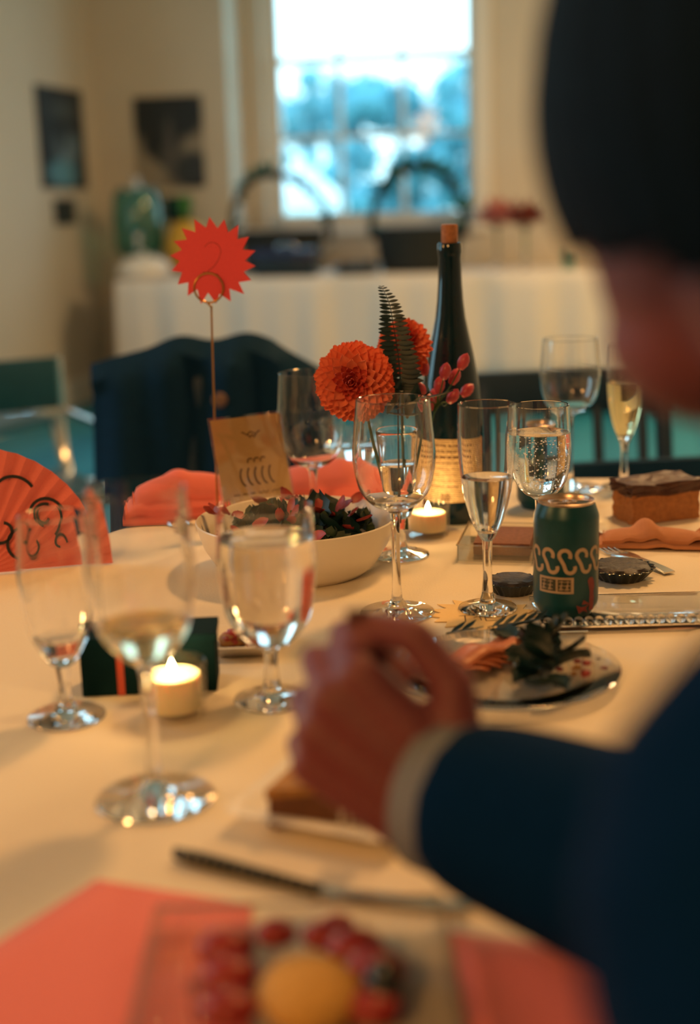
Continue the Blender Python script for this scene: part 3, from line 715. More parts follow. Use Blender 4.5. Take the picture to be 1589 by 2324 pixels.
# ------------------------------------------------------------------ soda cans
CANG = mat('can_green', (.001, .065, .085), .35, .2, var=.15, scale=90)
ALU = mat('can_aluminium', (.62, .48, .38), .32, 1, var=.06)
CANW = mat('can_cream_ink', (.50, .36, .24), .5, var=.15, scale=300)
CANR = mat('can_red_ink', (.28, .035, .03), .5, var=.3, scale=250)
def soda_can(label, x, y, z, turn, deco=True):
    t = thing('soda_can', label, 'can', (x, y, z), turn, 'green soda cans')
    R = .0318; H = .1135
    bm = nb(); lathe(bm, [(.020, .006), (.0235, .002), (.025, 0), (.0265, .003), (R-.001, .010), (R, .0145), (R, H-.016), (R-.0006, H-.013), (.0285, H-.005), (.0272, H-.002)], 48); obj('body', bm, CANG, t)
    bm = nb(); lathe(bm, [(.0272, H-.0022), (.0278, H), (.0268, H+.0006), (.0258, H-.0005), (.0250, H-.0045), (.0235, H-.0042), (0, H-.0040)], 48); ld = obj('lid', bm, ALU, t)
    bm = nb(); pts = [(.0015+.0085*math.cos(a), .0052*math.sin(a)) for a in [2*PI*i/20 for i in range(20)]]
    tube(bm, [(-.008+.0095*math.cos(a)*1.0, .0062*math.sin(a), H-.0022) for a in [2*PI*i/24 for i in range(25)]], .0012, 6)
    tube(bm, [(.003+.006*math.cos(a), .0058*math.sin(a), H-.0024) for a in [2*PI*i/24 for i in range(25)]], .0011, 6)
    obj('pull_tab', bm, ALU, ld)
    bm = nb(); plate_poly(bm, [(.0155+.0075*math.cos(a), .0085*math.sin(a)) for a in [2*PI*i/24 for i in range(24)]], H-.0040, H-.0036); obj('drink_opening', bm, BLACKP, ld)
    if deco:
        fn = lambda s, q: Vector(((R+.0003)*math.cos(s/R), (R+.0003)*math.sin(s/R), q))
        # s measured from the angle that faces local -Y
        A0 = -PI/2*R
        F_ = lambda s, q: fn(A0+s, q+.0080)
        bm = nb(); hgt = .0135
        for k in range(-4, 5):
            c = -.012+k*.0168
            up = arc(c+.0030, .0570, .0054, -30, 200, 12); dn = arc(c+.0082, .0445, .0048, 190, 385, 12)
            ribbon(bm, up+[(c+.0002, .0515), (c+.0022, .0478)]+dn, .0036, F_)
        wb_ = obj('wave_scrolls', bm, CANW, t)
        def rect(bm, s0, s1, q0, q1, lift=0):
            G = lambda s, q: Vector(((R+.0003+lift)*math.cos((A0+s)/R), (R+.0003+lift)*math.sin((A0+s)/R), q+.0080))
            n = 8
            for i in range(n):
                a = s0+(s1-s0)*i/n; b = s0+(s1-s0)*(i+1)/n
                bm.faces.new([bm.verts.new(G(*c)) for c in ((a, q0), (b, q0), (b, q1), (a, q1))])
        bm = nb(); rect(bm, -.036, -.0002, .0190, .0352); pnl = obj('lettering_panel', bm, CANW, t)
        bm = nb()
        for (s0, s1) in ((-.0335, -.0175), (-.0155, -.0030)):
            rect(bm, s0, s1, .0212, .0330, .0002)
        obj('panel_field', bm, mat('can_dark_ink', (.045, .05, .03), .5), pnl)
        bm = nb(); G2 = lambda s, q: Vector(((R+.0007)*math.cos((A0+s)/R), (R+.0007)*math.sin((A0+s)/R), q+.0080))
        rr = random.Random(4)
        for s0 in (-.0325, -.0255, -.0145, -.0088):
            for k in range(3):
                q = .0232+.0038*k; ribbon(bm, [(s0, q), (s0+.003, q+.0006), (s0+.0052, q)], .0007, G2)
            ribbon(bm, [(s0+.0026, .022), (s0+.0028, .0322)], .0007, G2)
            ribbon(bm, [(s0+.0008, .0222), (s0+.0022, .0272)], .0007, G2)
        obj('lettering', bm, CANW, pnl)
        bm = nb()
        star = [(.010+(.0080 if i % 2 == 0 else .0032)*math.cos(.3+i*PI/5), .0045+(.0075 if i % 2 == 0 else .0032)*math.sin(.3+i*PI/5)) for i in range(10)]
        bm.faces.new([bm.verts.new(F_(*p)) for p in star])
        fig = [(.0165, .000), (.0225, .000), (.0245, .012), (.0232, .018), (.0248, .023), (.0240, .029), (.0215, .033), (.0175, .0335), (.0148, .031), (.0158, .026), (.0178, .022), (.0172, .014)]
        bm.faces.new([bm.verts.new(F_(*p)) for p in fig])
        bmesh.ops.triangulate(bm, faces=bm.faces); bmesh.ops.recalc_face_normals(bm, faces=bm.faces)
        obj('red_emblem', bm, CANR, t)
    return t
soda_can('green soda can with cream wave scrolls and red emblem, in front on the right', .211, 1.262, .7567, math.atan2(.211, 1.26)*-1+.25)
soda_can('second green soda can, mostly hidden behind the bubbly goblet', .257, 1.746, Z, 2.4, False)

# ------------------------------------------------------------------ table number stand
st = thing('card_stand', 'thin brass wire card stand with a spiral loop', 'card stand', (-.172, 1.682, Z))
bm = nb(); lathe(bm, [(0, 0), (.028, 0), (.028, .004), (.024, .007), (0, .0075)], 32); obj('base', bm, BRASS, st)
sz = .2845
bm = nb(); tube(bm, catmull([(0, 0, .006), (.002, 0, .12), (.0055, 0, .27), (.0060, 0, sz-.002), (.002, -.001, sz+.004)], 6), .0013, 8); obj('stem', bm, BRASS, st)
RR = .0182; zc = sz+.005+RR
lp = [(.004+RR*math.sin(a), -.0022+.0050*a/(4*PI), zc-RR*math.cos(a)) for a in [4*PI*i/64-.15 for i in range(65)]]
bm = nb(); tube(bm, lp, .0013, 8); obj('loop', bm, BRASS, st)
def starpoly(n, ro, ri, rr, jit=.06):
    pts = []
    for i in range(2*n):
        a = PI*i/n+.5; r = (ro if i % 2 == 0 else ri)*(1+rr.uniform(-jit, jit)*(.7 if i % 2 else 1)); pts.append((r*math.cos(a+(.05 if i % 2 == 0 else 0)), r*math.sin(a+(.05 if i % 2 == 0 else 0))))
    return pts
rr = random.Random(12)
pts = starpoly(18, .0545, .0405, rr, .03)
def starmesh(pts, fn):
    bm = nb(); a = [bm.verts.new(fn(x, z, 0)) for x, z in pts]; b = [bm.verts.new(fn(x, z, 1)) for x, z in pts]
    ca, cb = bm.verts.new(fn(0, 0, 0)), bm.verts.new(fn(0, 0, 1)); n = len(a)
    for i in range(n):
        j = (i+1) % n; bm.faces.new((ca, a[i], a[j])); bm.faces.new((cb, b[j], b[i])); bm.faces.new((a[i], b[i], b[j], a[j]))
    bmesh.ops.recalc_face_normals(bm, faces=bm.faces); return bm
bm = starmesh(pts, lambda x, z, k: Vector((x, -.0003+.0006*k, z)))
cpos = aty(483, 592, 1.682)
rc = obj('sunburst_card', bm, REDCARD, smooth=False); rc.location = (cpos.x, 1.6822, cpos.z); rc.rotation_euler = (0, 0, .02)
tag(rc, 'red sunburst paper card held up by the wire stand', 'table card')
bm = nb(); G = lambda x, z: Vector((x, -.0006, z))
two = arc(.000, .012, .0105, 150, -20, 12)+[(.007, .001), (.002, -.006), (-.008, -.0135)]
ribbon(bm, two, .0006, G); ribbon(bm, [(-.013, -.0135), (-.002, -.0155), (.006, -.0172)], .0009, G)
obj('numeral_two', bm, mat('pencil', (.34, .03, .02), .6), rc, False)
# cream card lying under the flute
rr = random.Random(5); pts = starpoly(17, .056, .043, rr, .05)
bm = starmesh(pts, lambda x, y, k: Vector((x, y, .0006*k)))
c2 = obj('starburst_card', bm, CREAMCARD, smooth=False); c2.location = (.130, 1.276, .7506); tag(c2, 'cream starburst paper card lying flat on the table beneath the flute', 'table card')
bm = nb(); G = lambda x, y: Vector((x, y, .0009))
for s in ([(-.024, -.004), (-.012, -.003)], [(-.018, -.003), (-.019, -.022)], [(-.010, -.012), (-.004, -.006), (-.003, -.020)], [(.0, -.004), (.010, -.003)], [(.002, -.012), (.009, -.012)], [(.001, -.022), (.012, -.021)], [(.001, -.004), (.0015, -.022)], [(.014, -.005), (.024, -.004)], [(.019, -.005), (.018, -.023)]):
    ribbon(bm, s, .0011, G)
obj('handwriting', bm, INK, c2, False)

# ------------------------------------------------------------------ flower arrangement
va = stemware('footed_vase', 'clear footed glass vase with flower stems standing in it', .058, 1.515, .150, .034, .006, [(.008, .045), (.014, .050), (.020, .070), (.0235, .10), (.026, .13), (.029, .150)], liq=.11, cat='vase', group=None)
VT = Vector((.058, 1.515, Z))
def dahlia(label, pos, R, face, n, seed, group='orange dahlias in the vase', m_out=PETAL, m_in=PETAL_IN, stem_to=None):
    t = thing('dahlia', label, 'flower', pos, 0, group)
    rr = random.Random(seed); face = Vector(face).normalized()
    q = Vector((0, 0, 1)).rotation_difference(face).to_matrix().to_4x4()
    big = leafmesh('petal', R*.62, R*.38, m_out, .12, .38, .8, 4, 4); mid = leafmesh('petal', R*.55, R*.31, m_out, .16, .40, .8, 4, 4); sm = leafmesh('petal', R*.36, R*.19, m_in, .25, .5, .8, 4, 4)
    bm = nb(); ell(bm, (0, 0, 0), (R*.42,)*3, sub=2); obj('flower_core', bm, m_in, t)
    for k in range(n):
        f = (k+.5)/n; th = math.radians(4+128*f**.62); a = k*2.39996
        d = Vector((math.sin(th)*math.cos(a), math.sin(th)*math.sin(a), math.cos(th)))
        mesh, L = (sm, .36) if f < .13 else ((mid, .55) if f < .4 else (big, .62))
        td = min(math.radians(150), th*1.05+math.radians(20*(1-f))); tilt = Vector((math.sin(td)*math.cos(a), math.sin(td)*math.sin(a), math.cos(td)+.10)).normalized()
        tip = R*(.86 if f < .13 else .95)*(1+rr.uniform(-.05, .05))
        base = d*tip-tilt*(L*R)
        M = q @ Matrix.Translation(base) @ frame_y(tilt, roll=0)
        # cup opens to the middle of the flower
        place('petal', mesh, t, M)
    if stem_to is not None:
        e = Vector(stem_to)-Vector(pos); s = -face*R*.35
        bm = nb(); tube(bm, catmull([tuple(s), tuple(s*1.4+Vector((0, 0, -.02))), tuple(e*.6+s*.6), tuple(e)], 5), .0022, 8); obj('stem', bm, STEMG, t)
    return t
p1 = aty(805, 866, 1.50); p2 = aty(918, 787, 1.585)
dahlia('big orange dahlia, full face to the camera, above the middle wine glass', p1, .0470, (-.12, -1, .12), 240, 1, stem_to=VT+Vector((-.008, 0, .03)))
dahlia('smaller orange dahlia behind the fern frond', p2, .0345, (.15, -.75, .55), 160, 2, stem_to=VT+Vector((.008, .004, .03)))
fr_ = thing('fern_frond', 'dark green fern frond standing upright between the two dahlias', 'plant', VT)
ft = [aty(*p, 1.53)-VT for p in ((905, 930), (908, 860), (903, 800), (893, 740), (884, 690), (866, 650))]
fpts = catmull([(0, 0, .04)]+[tuple(p) for p in ft], 7)
bm = nb(); tube(bm, fpts, [.0014-.0011*i/(len(fpts)-1) for i in range(len(fpts))], 6); obj('stem', bm, DGREEN, fr_)
lf = leafmesh('leaflet', 1, .32, DGREEN, .12, .1, .7, 2, 5)
FN = 27
for k in range(FN):
    f = k/(FN-1); idx = 10+f*(len(fpts)-11.01); i0 = int(idx); p = fpts[i0].lerp(fpts[min(i0+1, len(fpts)-1)], idx-i0)
    L = (.026*(1-f)**.75+.0035)*(1 if f > .1 else .7)
    for s in (-1, 1):
        d = Vector((s, -.12+.1*math.sin(k), -.10+.25*(f) + .05*math.sin(k*2.1)))
        place('leaflet', lf, fr_, Matrix.Translation(p) @ frame_y(d, up=Vector((0, -1, .35))) @ Matrix.Diagonal((L, L, L, 1)))
BP = [(1051, 823), (1031, 857), (1059, 887), (1027, 901), (997, 876), (986, 900), (955, 886), (935, 853), (962, 836), (1010, 845), (975, 915)]
bs = thing('berry_sprig', 'sprig of dusky pink berries against the wine bottle', 'plant', VT)
bmesh_b = nb(); lathe(bmesh_b, [(0, -.0085), (.004, -.007), (.0068, -.001), (.0066, .004), (.004, .0080), (.0008, .0105), (0, .011)], 16)
berry = bpy.data.meshes.new('berry'); bmesh_b.to_mesh(berry); bmesh_b.free(); berry.materials.append(BERRYM)
for p in berry.polygons: p.use_smooth = True
fork = aty(985, 940, 1.56)-VT
for k, (x, y) in enumerate(BP):
    p = aty(x, y, 1.545+.02*(k % 3))-VT
    d = (p-fork); d.z += .01
    place('berry', berry, bs, Matrix.Translation(p) @ d.to_track_quat('Z', 'Y').to_matrix().to_4x4() @ Matrix.Diagonal((1, 1, 1.15, 1)))
    bm = nb(); tube(bm, catmull([(.004, .002, .04), tuple(fork), tuple(fork.lerp(p, .6)+Vector((0, 0, -.002))), tuple(p)], 5), .0009, 6); obj('twig', bm, STEMG, bs)
lm_ = leafmesh('leaf', .045, .022, DGREEN, .2)
for k, (x, y) in enumerate(((900, 930), (930, 950), (960, 940), (915, 890), (880, 940), (945, 905))):
    p = aty(x, y, 1.53)-VT; place('leaf', lm_, bs, Matrix.Translation(p) @ frame_y((math.cos(k*1.3), -.4, .5*math.sin(k*2)+.3)))

# ------------------------------------------------------------------ tea lights
def tealight(label, x, y, R, H, waxh, flut, power):
    t = thing('votive_candle', label, 'candle', (x, y, Z), 0, 'lit candles in glass votives')
    fl_ = (lambda a, z: .025*math.sin(a*24)) if flut else None
    bm = nb(); lathe(bm, [(0, .001), (R*.90, 0), (R*.94, .004), (R, H-.001), (R-.001, H+.0004), (R-.0022, H), (R*.94-.003, .007), (0, .006)], 96 if flut else 48, fl_); obj('glass_cup', bm, VOTIVE, t)
    bm = nb(); r2 = R*.82; lathe(bm, [(0, .0065), (r2*.96, .0065), (r2, .009), (r2, waxh), (r2*.93, waxh+.0012), (r2*.8, waxh-.001), (0, waxh-.002)], 40); obj('wax', bm, WAX, t)
    bm = nb(); tube(bm, [(0, 0, waxh-.004), (.0005, 0, waxh+.006)], .0007, 6); obj('wick', bm, BLACKP, t)
    bm = nb(); lathe(bm, [(0, waxh+.001), (.0026, waxh+.004), (.0032, waxh+.007), (.0020, waxh+.010), (.0008, waxh+.013), (0, waxh+.0145)], 16); obj('flame', bm, FLAME, t)
    l = bpy.data.lights.new('candle_light', 'POINT'); l.energy = power; l.color = (1, .58, .20); l.shadow_soft_size = .006
    o = bpy.data.objects.new('candle_light', l); o.parent = t; o.location = (0, 0, waxh+.022); COL.objects.link(o)
tealight('lit candle in a fluted glass votive, in front of the wine bottle', .097, 1.610, .0272, .040, .028, True, .11)
tealight('lit candle in a plain glass votive at the front left', -.150, 1.034, .0285, .046, .034, False, .11)

# ------------------------------------------------------------------ salad bowl and salad
bw_ = thing('salad_bowl', 'round white bowl holding the salad', 'bowl', (-.062, 1.468, Z))
bm = nb(); lathe(bm, [(0, .004), (.070, .004), (.074, 0), (.080, .0), (.090, .008), (.105, .032), (.1135, .060), (.1125, .0615), (.1105, .060), (.102, .033), (.086, .011), (0, .009)], 64); obj('body', bm, WHITEC, bw_)
sal = thing('salad', 'dark green leaf salad with red bits filling the white bowl', 'salad', (-.062, 1.468, Z+.03))
RED = mat('radish_red', (.5, .06, .05), .5, var=.3); FRILL = mat('frilly_leaf', (.05, .10, .035), .6, var=.4)
SL = [leafmesh('salad_leaf', .055, .036, DGREEN, .3, .4, .6, 4, 7, .12), leafmesh('salad_leaf', .042, .032, DGREEN, -.2, .5, .7, 4, 7, .16), leafmesh('salad_leaf', .045, .034, FRILL, .25, .6, .6, 4, 8, .22)]
rr = random.Random(21)
for k in range(110):
    a = rr.random()*2*PI; q = .092*rr.random()**.6; hz = .004+.022*(1-(q/.1)**2)*rr.random()
    d = Vector((rr.uniform(-1, 1), rr.uniform(-1, 1), rr.uniform(.0, .45)))
    s = rr.uniform(.6, 1.0)*(.75 if q > .07 else 1)
    p = Vector((q*math.cos(a), q*math.sin(a), hz+.006))-d.normalized()*.02
    place('salad_leaf', SL[k % 3] if k % 5 else SL[2], sal, Matrix.Translation(p) @ frame_y(d, roll=rr.uniform(-.8, .8)) @ Matrix.Diagonal((s, s, s, 1)))
rdm = leafmesh('red_slice', .022, .013, RED, .2, .3, .6, 2, 4)
for k in range(26):
    a = rr.random()*2*PI; q = .095*rr.random()**.5; p = Vector((q*math.cos(a), q*math.sin(a), .022+.012*(1-(q/.1)**2)+.006))
    place('red_slice', rdm, sal, Matrix.Translation(p) @ frame_y((rr.uniform(-1, 1), rr.uniform(-1, 1), rr.uniform(-.2, .6)), roll=rr.uniform(-1, 1)))

# ------------------------------------------------------------------ menu holder
mh = thing('menu_holder', 'clear acrylic stand leaning back with a cream printed menu in it', 'menu holder', (-.152, 1.600, Z), math.radians(30))
tl = math.radians(16); mw, mhh = .102, .156
def lean(x, y, z): return Vector((x, y*math.cos(tl)+z*math.sin(tl), z*math.cos(tl)-y*math.sin(tl)))
def leanbox(bm, x0, x1, y0, y1, z0, z1):
    vs = [bm.verts.new(lean(x, y, z)) for z in (z0, z1) for y in (y0, y1) for x in (x0, x1)]
    for f in ((0, 1, 3, 2), (4, 6, 7, 5), (0, 4, 5, 1), (2, 3, 7, 6), (0, 2, 6, 4), (1, 5, 7, 3)): bm.faces.new([vs[i] for i in f])
    bmesh.ops.recalc_face_normals(bm, faces=bm.faces)
bm = nb(); leanbox(bm, 0, mw, -.0016, -.0004, .0, mhh); obj('front_sheet', bm, ACRYL, mh, False)
bm = nb(); leanbox(bm, 0, mw, .0008, .0022, .0, mhh); obj('back_sheet', bm, ACRYL, mh, False)
bm = nb(); leanbox(bm, .0, mw, .001, .06, .0, .0022); 
for vv in bm.verts: vv.co.z = max(.0, vv.co.z+.018*(1 if vv.co.y > .03 else 0)); 
obj('foot', bm, ACRYL, mh, False)
bm = nb(); leanbox(bm, .003, mw-.003, -.0002, .0005, .003, mhh-.003); mc = obj('menu_sheet', bm, mat('menu_paper', (.70, .42, .17), .8, var=.05), mh, False)
bm = nb(); G = lambda x, z: lean(x, -.00045, z)
rr = random.Random(8)
def squig(x, z, w, h, s, wd=.0009):
    p = []
    for i in range(9): p.append((x+w*i/8, z+h*math.sin(i*1.7+s)*.5))
    ribbon(bm, p, wd, G)
for (x, z, w) in ((.042, .132, .026), (.050, .128, .012)): squig(x, z, w, .004, 1, .0016)
for k in range(5): ribbon(bm, arc(.038+.010*k, .078, .007, 120, 260, 8, .012), .0022, G)
for k in range(3): ribbon(bm, arc(.048+.009*k, .096, .004, 40, 200, 6), .0018, G)
for r_ in range(4):
    x = .018
    while x < .082:
        w = rr.uniform(.006, .015); squig(x, .056-.012*r_, w, .003, rr.random()*6); x += w+.004
obj('printed_text', bm, INK, mc, False)

# ------------------------------------------------------------------ napkins
def napkin(name, label, c, rz, w, d, folds, h, m=CORAL, group='coral cloth napkins', z=Z, wave=1.0, seed=0):
    """softly folded cloth: stacked wavy layers"""
    t = thing(name, label, 'napkin', (c[0], c[1], z), rz, group)
    rr = random.Random(seed)
    for l in range(folds):
        bm = nb(); nx, ny = 26, 12; th = h/folds; g0 = []; g1 = []
        ph = rr.random()*6; ins = .012*l*(1 if seed % 2 else .6); dx = rr.uniform(-.006, .006)
        for j in range(ny+1):
            r0 = []; r1 = []
            for i in range(nx+1):
                s = i/nx*2-1; q = j/ny*2-1
                x = s*(w/2-ins)+dx; y = q*(d/2-ins*.6)
                wv = wave*(.0035*math.sin(s*5+ph)+.0025*math.sin(s*9+q*2+ph))*min(1, l*.5+.2)
                edge = max(abs(s), abs(q)); rn = th*.48*max(0, (edge-.90)/.10)**2
                dome = (1-.5*q*q)*(1-.35*s*s)
                zb = h*l/folds*dome+max(0, wv); zt = zb+th*.92*dome
                r0.append(bm.verts.new((x, y, zb+rn*.9+.0003))); r1.append(bm.verts.new((x, y, max(zb+.0012, zt-rn*.9))))
            g0.append(r0); g1.append(r1)
        for j in range(ny):
            for i in range(nx):
                bm.faces.new((g1[j][i], g1[j][i+1], g1[j+1][i+1], g1[j+1][i])); bm.faces.new((g0[j][i], g0[j+1][i], g0[j+1][i+1], g0[j][i+1]))
        for i in range(nx):
            bm.faces.new((g0[0][i], g0[0][i+1], g1[0][i+1], g1[0][i])); bm.faces.new((g0[ny][i+1], g0[ny][i], g1[ny][i], g1[ny][i+1]))
        for j in range(ny):
            bm.faces.new((g0[j+1][0], g0[j][0], g1[j][0], g1[j+1][0])); bm.faces.new((g0[j][nx], g0[j+1][nx], g1[j+1][nx], g1[j][nx]))
        obj('fold', bm, m, t)
    return t
napkin('cloth_napkin', 'coral napkin folded in layers, lying left of the menu stand', (-.215, 1.752), .12, .20, .085, 3, .062, seed=1)
napkin('cloth_napkin', 'bright orange-coral napkin lying behind the salad bowl', (-.020, 1.785), -.05, .185, .085, 2, .066, seed=2, z=Z)
# front napkins
def flatcloth(label, pts, z, puff, name='cloth_napkin'):
    bm = nb(); P = [Vector(p) for p in pts]; n = 16; g = []
    for j in range(n+1):
        row = []
        for i in range(n+1):
            s, q = i/n, j/n
            p = P[0]*(1-s)*(1-q)+P[1]*s*(1-q)+P[2]*s*q+P[3]*(1-s)*q
            e = min(s, 1-s, q, 1-q); zz_ = puff*(.25+.75*min(1, e*8))*(1+.15*math.sin(s*7+q*4))
            row.append(bm.verts.new((p.x, p.y, zz_)))
        g.append(row)
    for j in range(n):
        for i in range(n): bm.faces.new((g[j][i], g[j][i+1], g[j+1][i+1], g[j+1][i]))
    b = [bm.verts.new((v.co.x, v.co.y, 0)) for v in (g[0]+[r[n] for r in g[1:]]+g[n][-2::-1]+[r[0] for r in g[-2:0:-1]])]
    loop = g[0]+[r[n] for r in g[1:]]+g[n][-2::-1]+[r[0] for r in g[-2:0:-1]]
    m_ = len(loop)
    for i in range(m_): bm.faces.new((b[i], b[(i+1) % m_], loop[(i+1) % m_], loop[i]))
    bm.faces.new(b[::-1]); bmesh.ops.recalc_face_normals(bm, faces=bm.faces)
    o = obj(name, bm, CORAL); o.location = (0, 0, z); return tag(o, label, 'napkin', 'coral cloth napkins')
flatcloth('coral napkin at the bottom left corner under the glass dish', [(-.35, .47), (-.05, .47), (-.066, .722), (-.165, .758)], Z, .003)
flatcloth('coral napkin at the bottom edge, right of the glass dish', [(.050, .47), (.145, .47), (.132, .655), (.050, .682)], Z, .012)
# coral paper fan with scroll print at the left edge
fa = thing('paper_fan', 'coral paper fan with black scroll pattern at the left edge', 'fan', (-.425, 1.46, Z), .25)
bm = nb(); nseg = 40; RF = .142; cvt = bm.verts.new((0, .02, .002)); ring = []
for i in range(nseg+1):
    a = PI*i/nseg; ring.append(bm.verts.new((RF*math.cos(a), .02+(.003 if i % 2 else -.003)+.035*math.sin(a), .002+RF*math.sin(a))))
for i in range(nseg): bm.faces.new((cvt, ring[i], ring[i+1]))
fob = obj('paper_leaf', bm, CORAL, fa, False); s_ = fob.modifiers.new('t', 'SOLIDIFY'); s_.thickness = .0012
bm = nb(); G = lambda x, z: Vector((x, .02+.27*max(0, z-.002)-.0052, z))
for (c, r, a0_, a1_) in (((.078, .062), .026, -60, 250), ((.078, .062), .014, 60, 330), ((.040, .085), .030, 20, 190), ((.052, .030), .020, 100, 400), ((.098, .030), .012, 0, 260), ((.03, .05), .018, 180, 430)):
    pts_ = [(c[0]+(r*(1-.55*i/22))*math.cos(math.radians(a0_+(a1_-a0_)*i/22)), c[1]+(r*(1-.55*i/22))*math.sin(math.radians(a0_+(a1_-a0_)*i/22))) for i in range(23)]
    ribbon(bm, pts_, .0035, G)
obj('scroll_print', bm, mat('black_print', (.012, .012, .016), .7), fa, False)

# ------------------------------------------------------------------ dark box with ribbon, small square dish
gb = thing('gift_box', 'low dark green box with a thin red ribbon, behind the front candle', 'box', (-.178, 1.104, Z), .05)
bm = nb(); box(bm, (0, 0, .024), (.116, .046, .048), bev=.0015); obj('body', bm, mat('box_green', (.001, .016, .020), .8, spec=.1, var=.2), gb, False)
bm = nb(); box(bm, (0, 0, .0495), (.119, .049, .006), bev=.001); obj('lid', bm, mat('box_lid_green', (.001, .018, .024), .8, spec=.1, var=.2), gb, False)
bm = nb(); box(bm, (-.024, -.0235, .024), (.006, .0012, .047)); box(bm, (-.024, 0, .0529), (.006, .0495, .0010)); obj('ribbon', bm, mat('red_ribbon', (.45, .06, .03), .4), gb, False)
sd = thing('square_dish', 'little square white dish of red and golden bites, left of the goblet', 'dish', (-.103, 1.196, Z), .0)
def sqdish(bm, hw, h, wall_, base):
    prof = [(base, 0), (hw, h), (hw-wall_, h+.0004), (base-wall_, .004)]
    rings = []
    for (r, z) in prof:
        ring = []
        for cxy, a0_ in (((1, 1), 0), ((-1, 1), 90), ((-1, -1), 180), ((1, -1), 270)):
            for k in range(5):
                a = math.radians(a0_+90*k/4); rad_ = r*.16
                ring.append(bm.verts.new((cxy[0]*(r-rad_)+rad_*math.cos(a), cxy[1]*(r-rad_)+rad_*math.sin(a), z)))
        rings.append(ring)
    n = len(rings[0])
    for A, B in zip(rings, rings[1:]):
        for i in range(n): bm.faces.new((A[i], A[(i+1) % n], B[(i+1) % n], B[i]))
    bm.faces.new(rings[0][::-1]); bm.faces.new(rings[-1])
bm = nb(); sqdish(bm, .036, .012, .0025, .024); obj('body', bm, WHITEC, sd)
GOLDF = mat('golden_pastry', (.62, .30, .07), .5, var=.4, scale=120, bump=.5); REDF = mat('red_fruit', (.42, .03, .025), .35, var=.3, scale=120)
def morsels(parent, n, rx, ry, z0, s0, s1, mats, seed, name='bite'):
    rr = random.Random(seed); me_ = []
    for m_ in mats:
        bm = nb(); vs = ell(bm, (0, 0, 0), (1, .85, .65), sub=2)
        for v_ in vs: v_.co *= 1+rr.uniform(-.14, .14)
        me = bpy.data.meshes.new(name); bm.to_mesh(me); bm.free(); me.materials.append(m_)
        for p in me.polygons: p.use_smooth = True
        me_.append(me)
    for k in range(n):
        s = rr.uniform(s0, s1)
        place(name, me_[k % len(me_)], parent, Matrix.Translation((rr.uniform(-rx, rx), rr.uniform(-ry, ry), z0+s*.55)) @ Euler((rr.uniform(-.4, .4), rr.uniform(-.4, .4), rr.random()*6)).to_matrix().to_4x4() @ Matrix.Diagonal((s, s, s, 1)))
fb_ = thing('red_bites', 'red and golden food bites piled in the little square dish', 'food', (-.103, 1.196, Z+.005))
morsels(fb_, 16, .018, .018, .0, .007, .012, [REDF, GOLDF, REDF], 3)

# ------------------------------------------------------------------ tart tins, tray, cake, platter
FOIL = mat('dark_foil', (.10, .11, .11), .25, .9, var=.2); CHOC = mat('dark_chocolate', (.035, .018, .014), .55, var=.4, scale=160, bump=.6)
def tart(label, p, R, tilt):
    t = thing('chocolate_tart', label, 'tart', (p[0], p[1], Z), tilt, 'dark tarts in crimped cases')
    fl_ = lambda a, z: (.06*math.sin(a*20) if z > .002 else .02*math.sin(a*20))
    bm = nb(); lathe(bm, [(0, 0), (R*.68, 0), (R, .013), (R*.97, .0135), (R*.66, .0015), (0, .0015)], 120, fl_); obj('crimped_case', bm, FOIL, t)
    bm = nb(); lathe(bm, [(0, .0016), (R*.62, .0016), (R*.90, .0125), (R*.8, .0155), (R*.4, .0150), (0, .0158)], 48, lambda a, z: .03*math.sin(a*7+z*900)); obj('filling', bm, CHOC, t)
pt = on(1408, 1312)
tart('dark chocolate tart in a crimped foil case, right of the soda can', pt, .036, 0)
tart('dark tart in a crimped foil case, between the flute and the soda can', (.170, 1.353), .029, 1)
tr = thing('plastic_tray', 'shallow clear plastic tray with a brown slab in it, behind the flute', 'tray', (.178, 1.525, Z), -.22)
bm = nb()
for (c, s) in (((0, 0, .0015), (.088, .112, .002)), ((0, -.056, .010), (.088, .0014, .019)), ((0, .056, .010), (.088, .0014, .019)), ((-.044, 0, .010), (.0014, .112, .019)), ((.044, 0, .010), (.0014, .112, .019))): box(bm, c, s)
obj('body', bm, ACRYL, tr, False)
bm = nb()
tube(bm, [(-.045, -.057, .0198), (.045, -.057, .0198), (.045, .057, .0198), (-.045, .057, .0198), (-.045, -.057, .0198)], .0012, 6); obj('rim', bm, thinglass('tray_rim', (.95, .95, .95), 3), tr)
sl = thing('cake_slab', 'reddish brown cake slab lying in the clear plastic tray', 'cake', (.178, 1.525, Z+.0028), -.22)
bm = nb(); box(bm, (.004, .006, .0075), (.066, .085, .015), bev=.003); obj('sponge', bm, mat('brown_cake', (.28, .10, .055), .8, var=.3, scale=200, bump=.5), sl)
def rough(bm, amp, seed, cuts=5):
    bmesh.ops.subdivide_edges(bm, edges=bm.edges[:], cuts=cuts, use_grid_fill=True); rr = random.Random(seed)
    bmesh.ops.triangulate(bm, faces=[f for f in bm.faces if len(f.verts) > 4])
    for v in bm.verts: v.co += Vector((rr.uniform(-1, 1), rr.uniform(-1, 1), rr.uniform(-.4, 1) if v.co.z > .002 else 0))*amp
    return bm
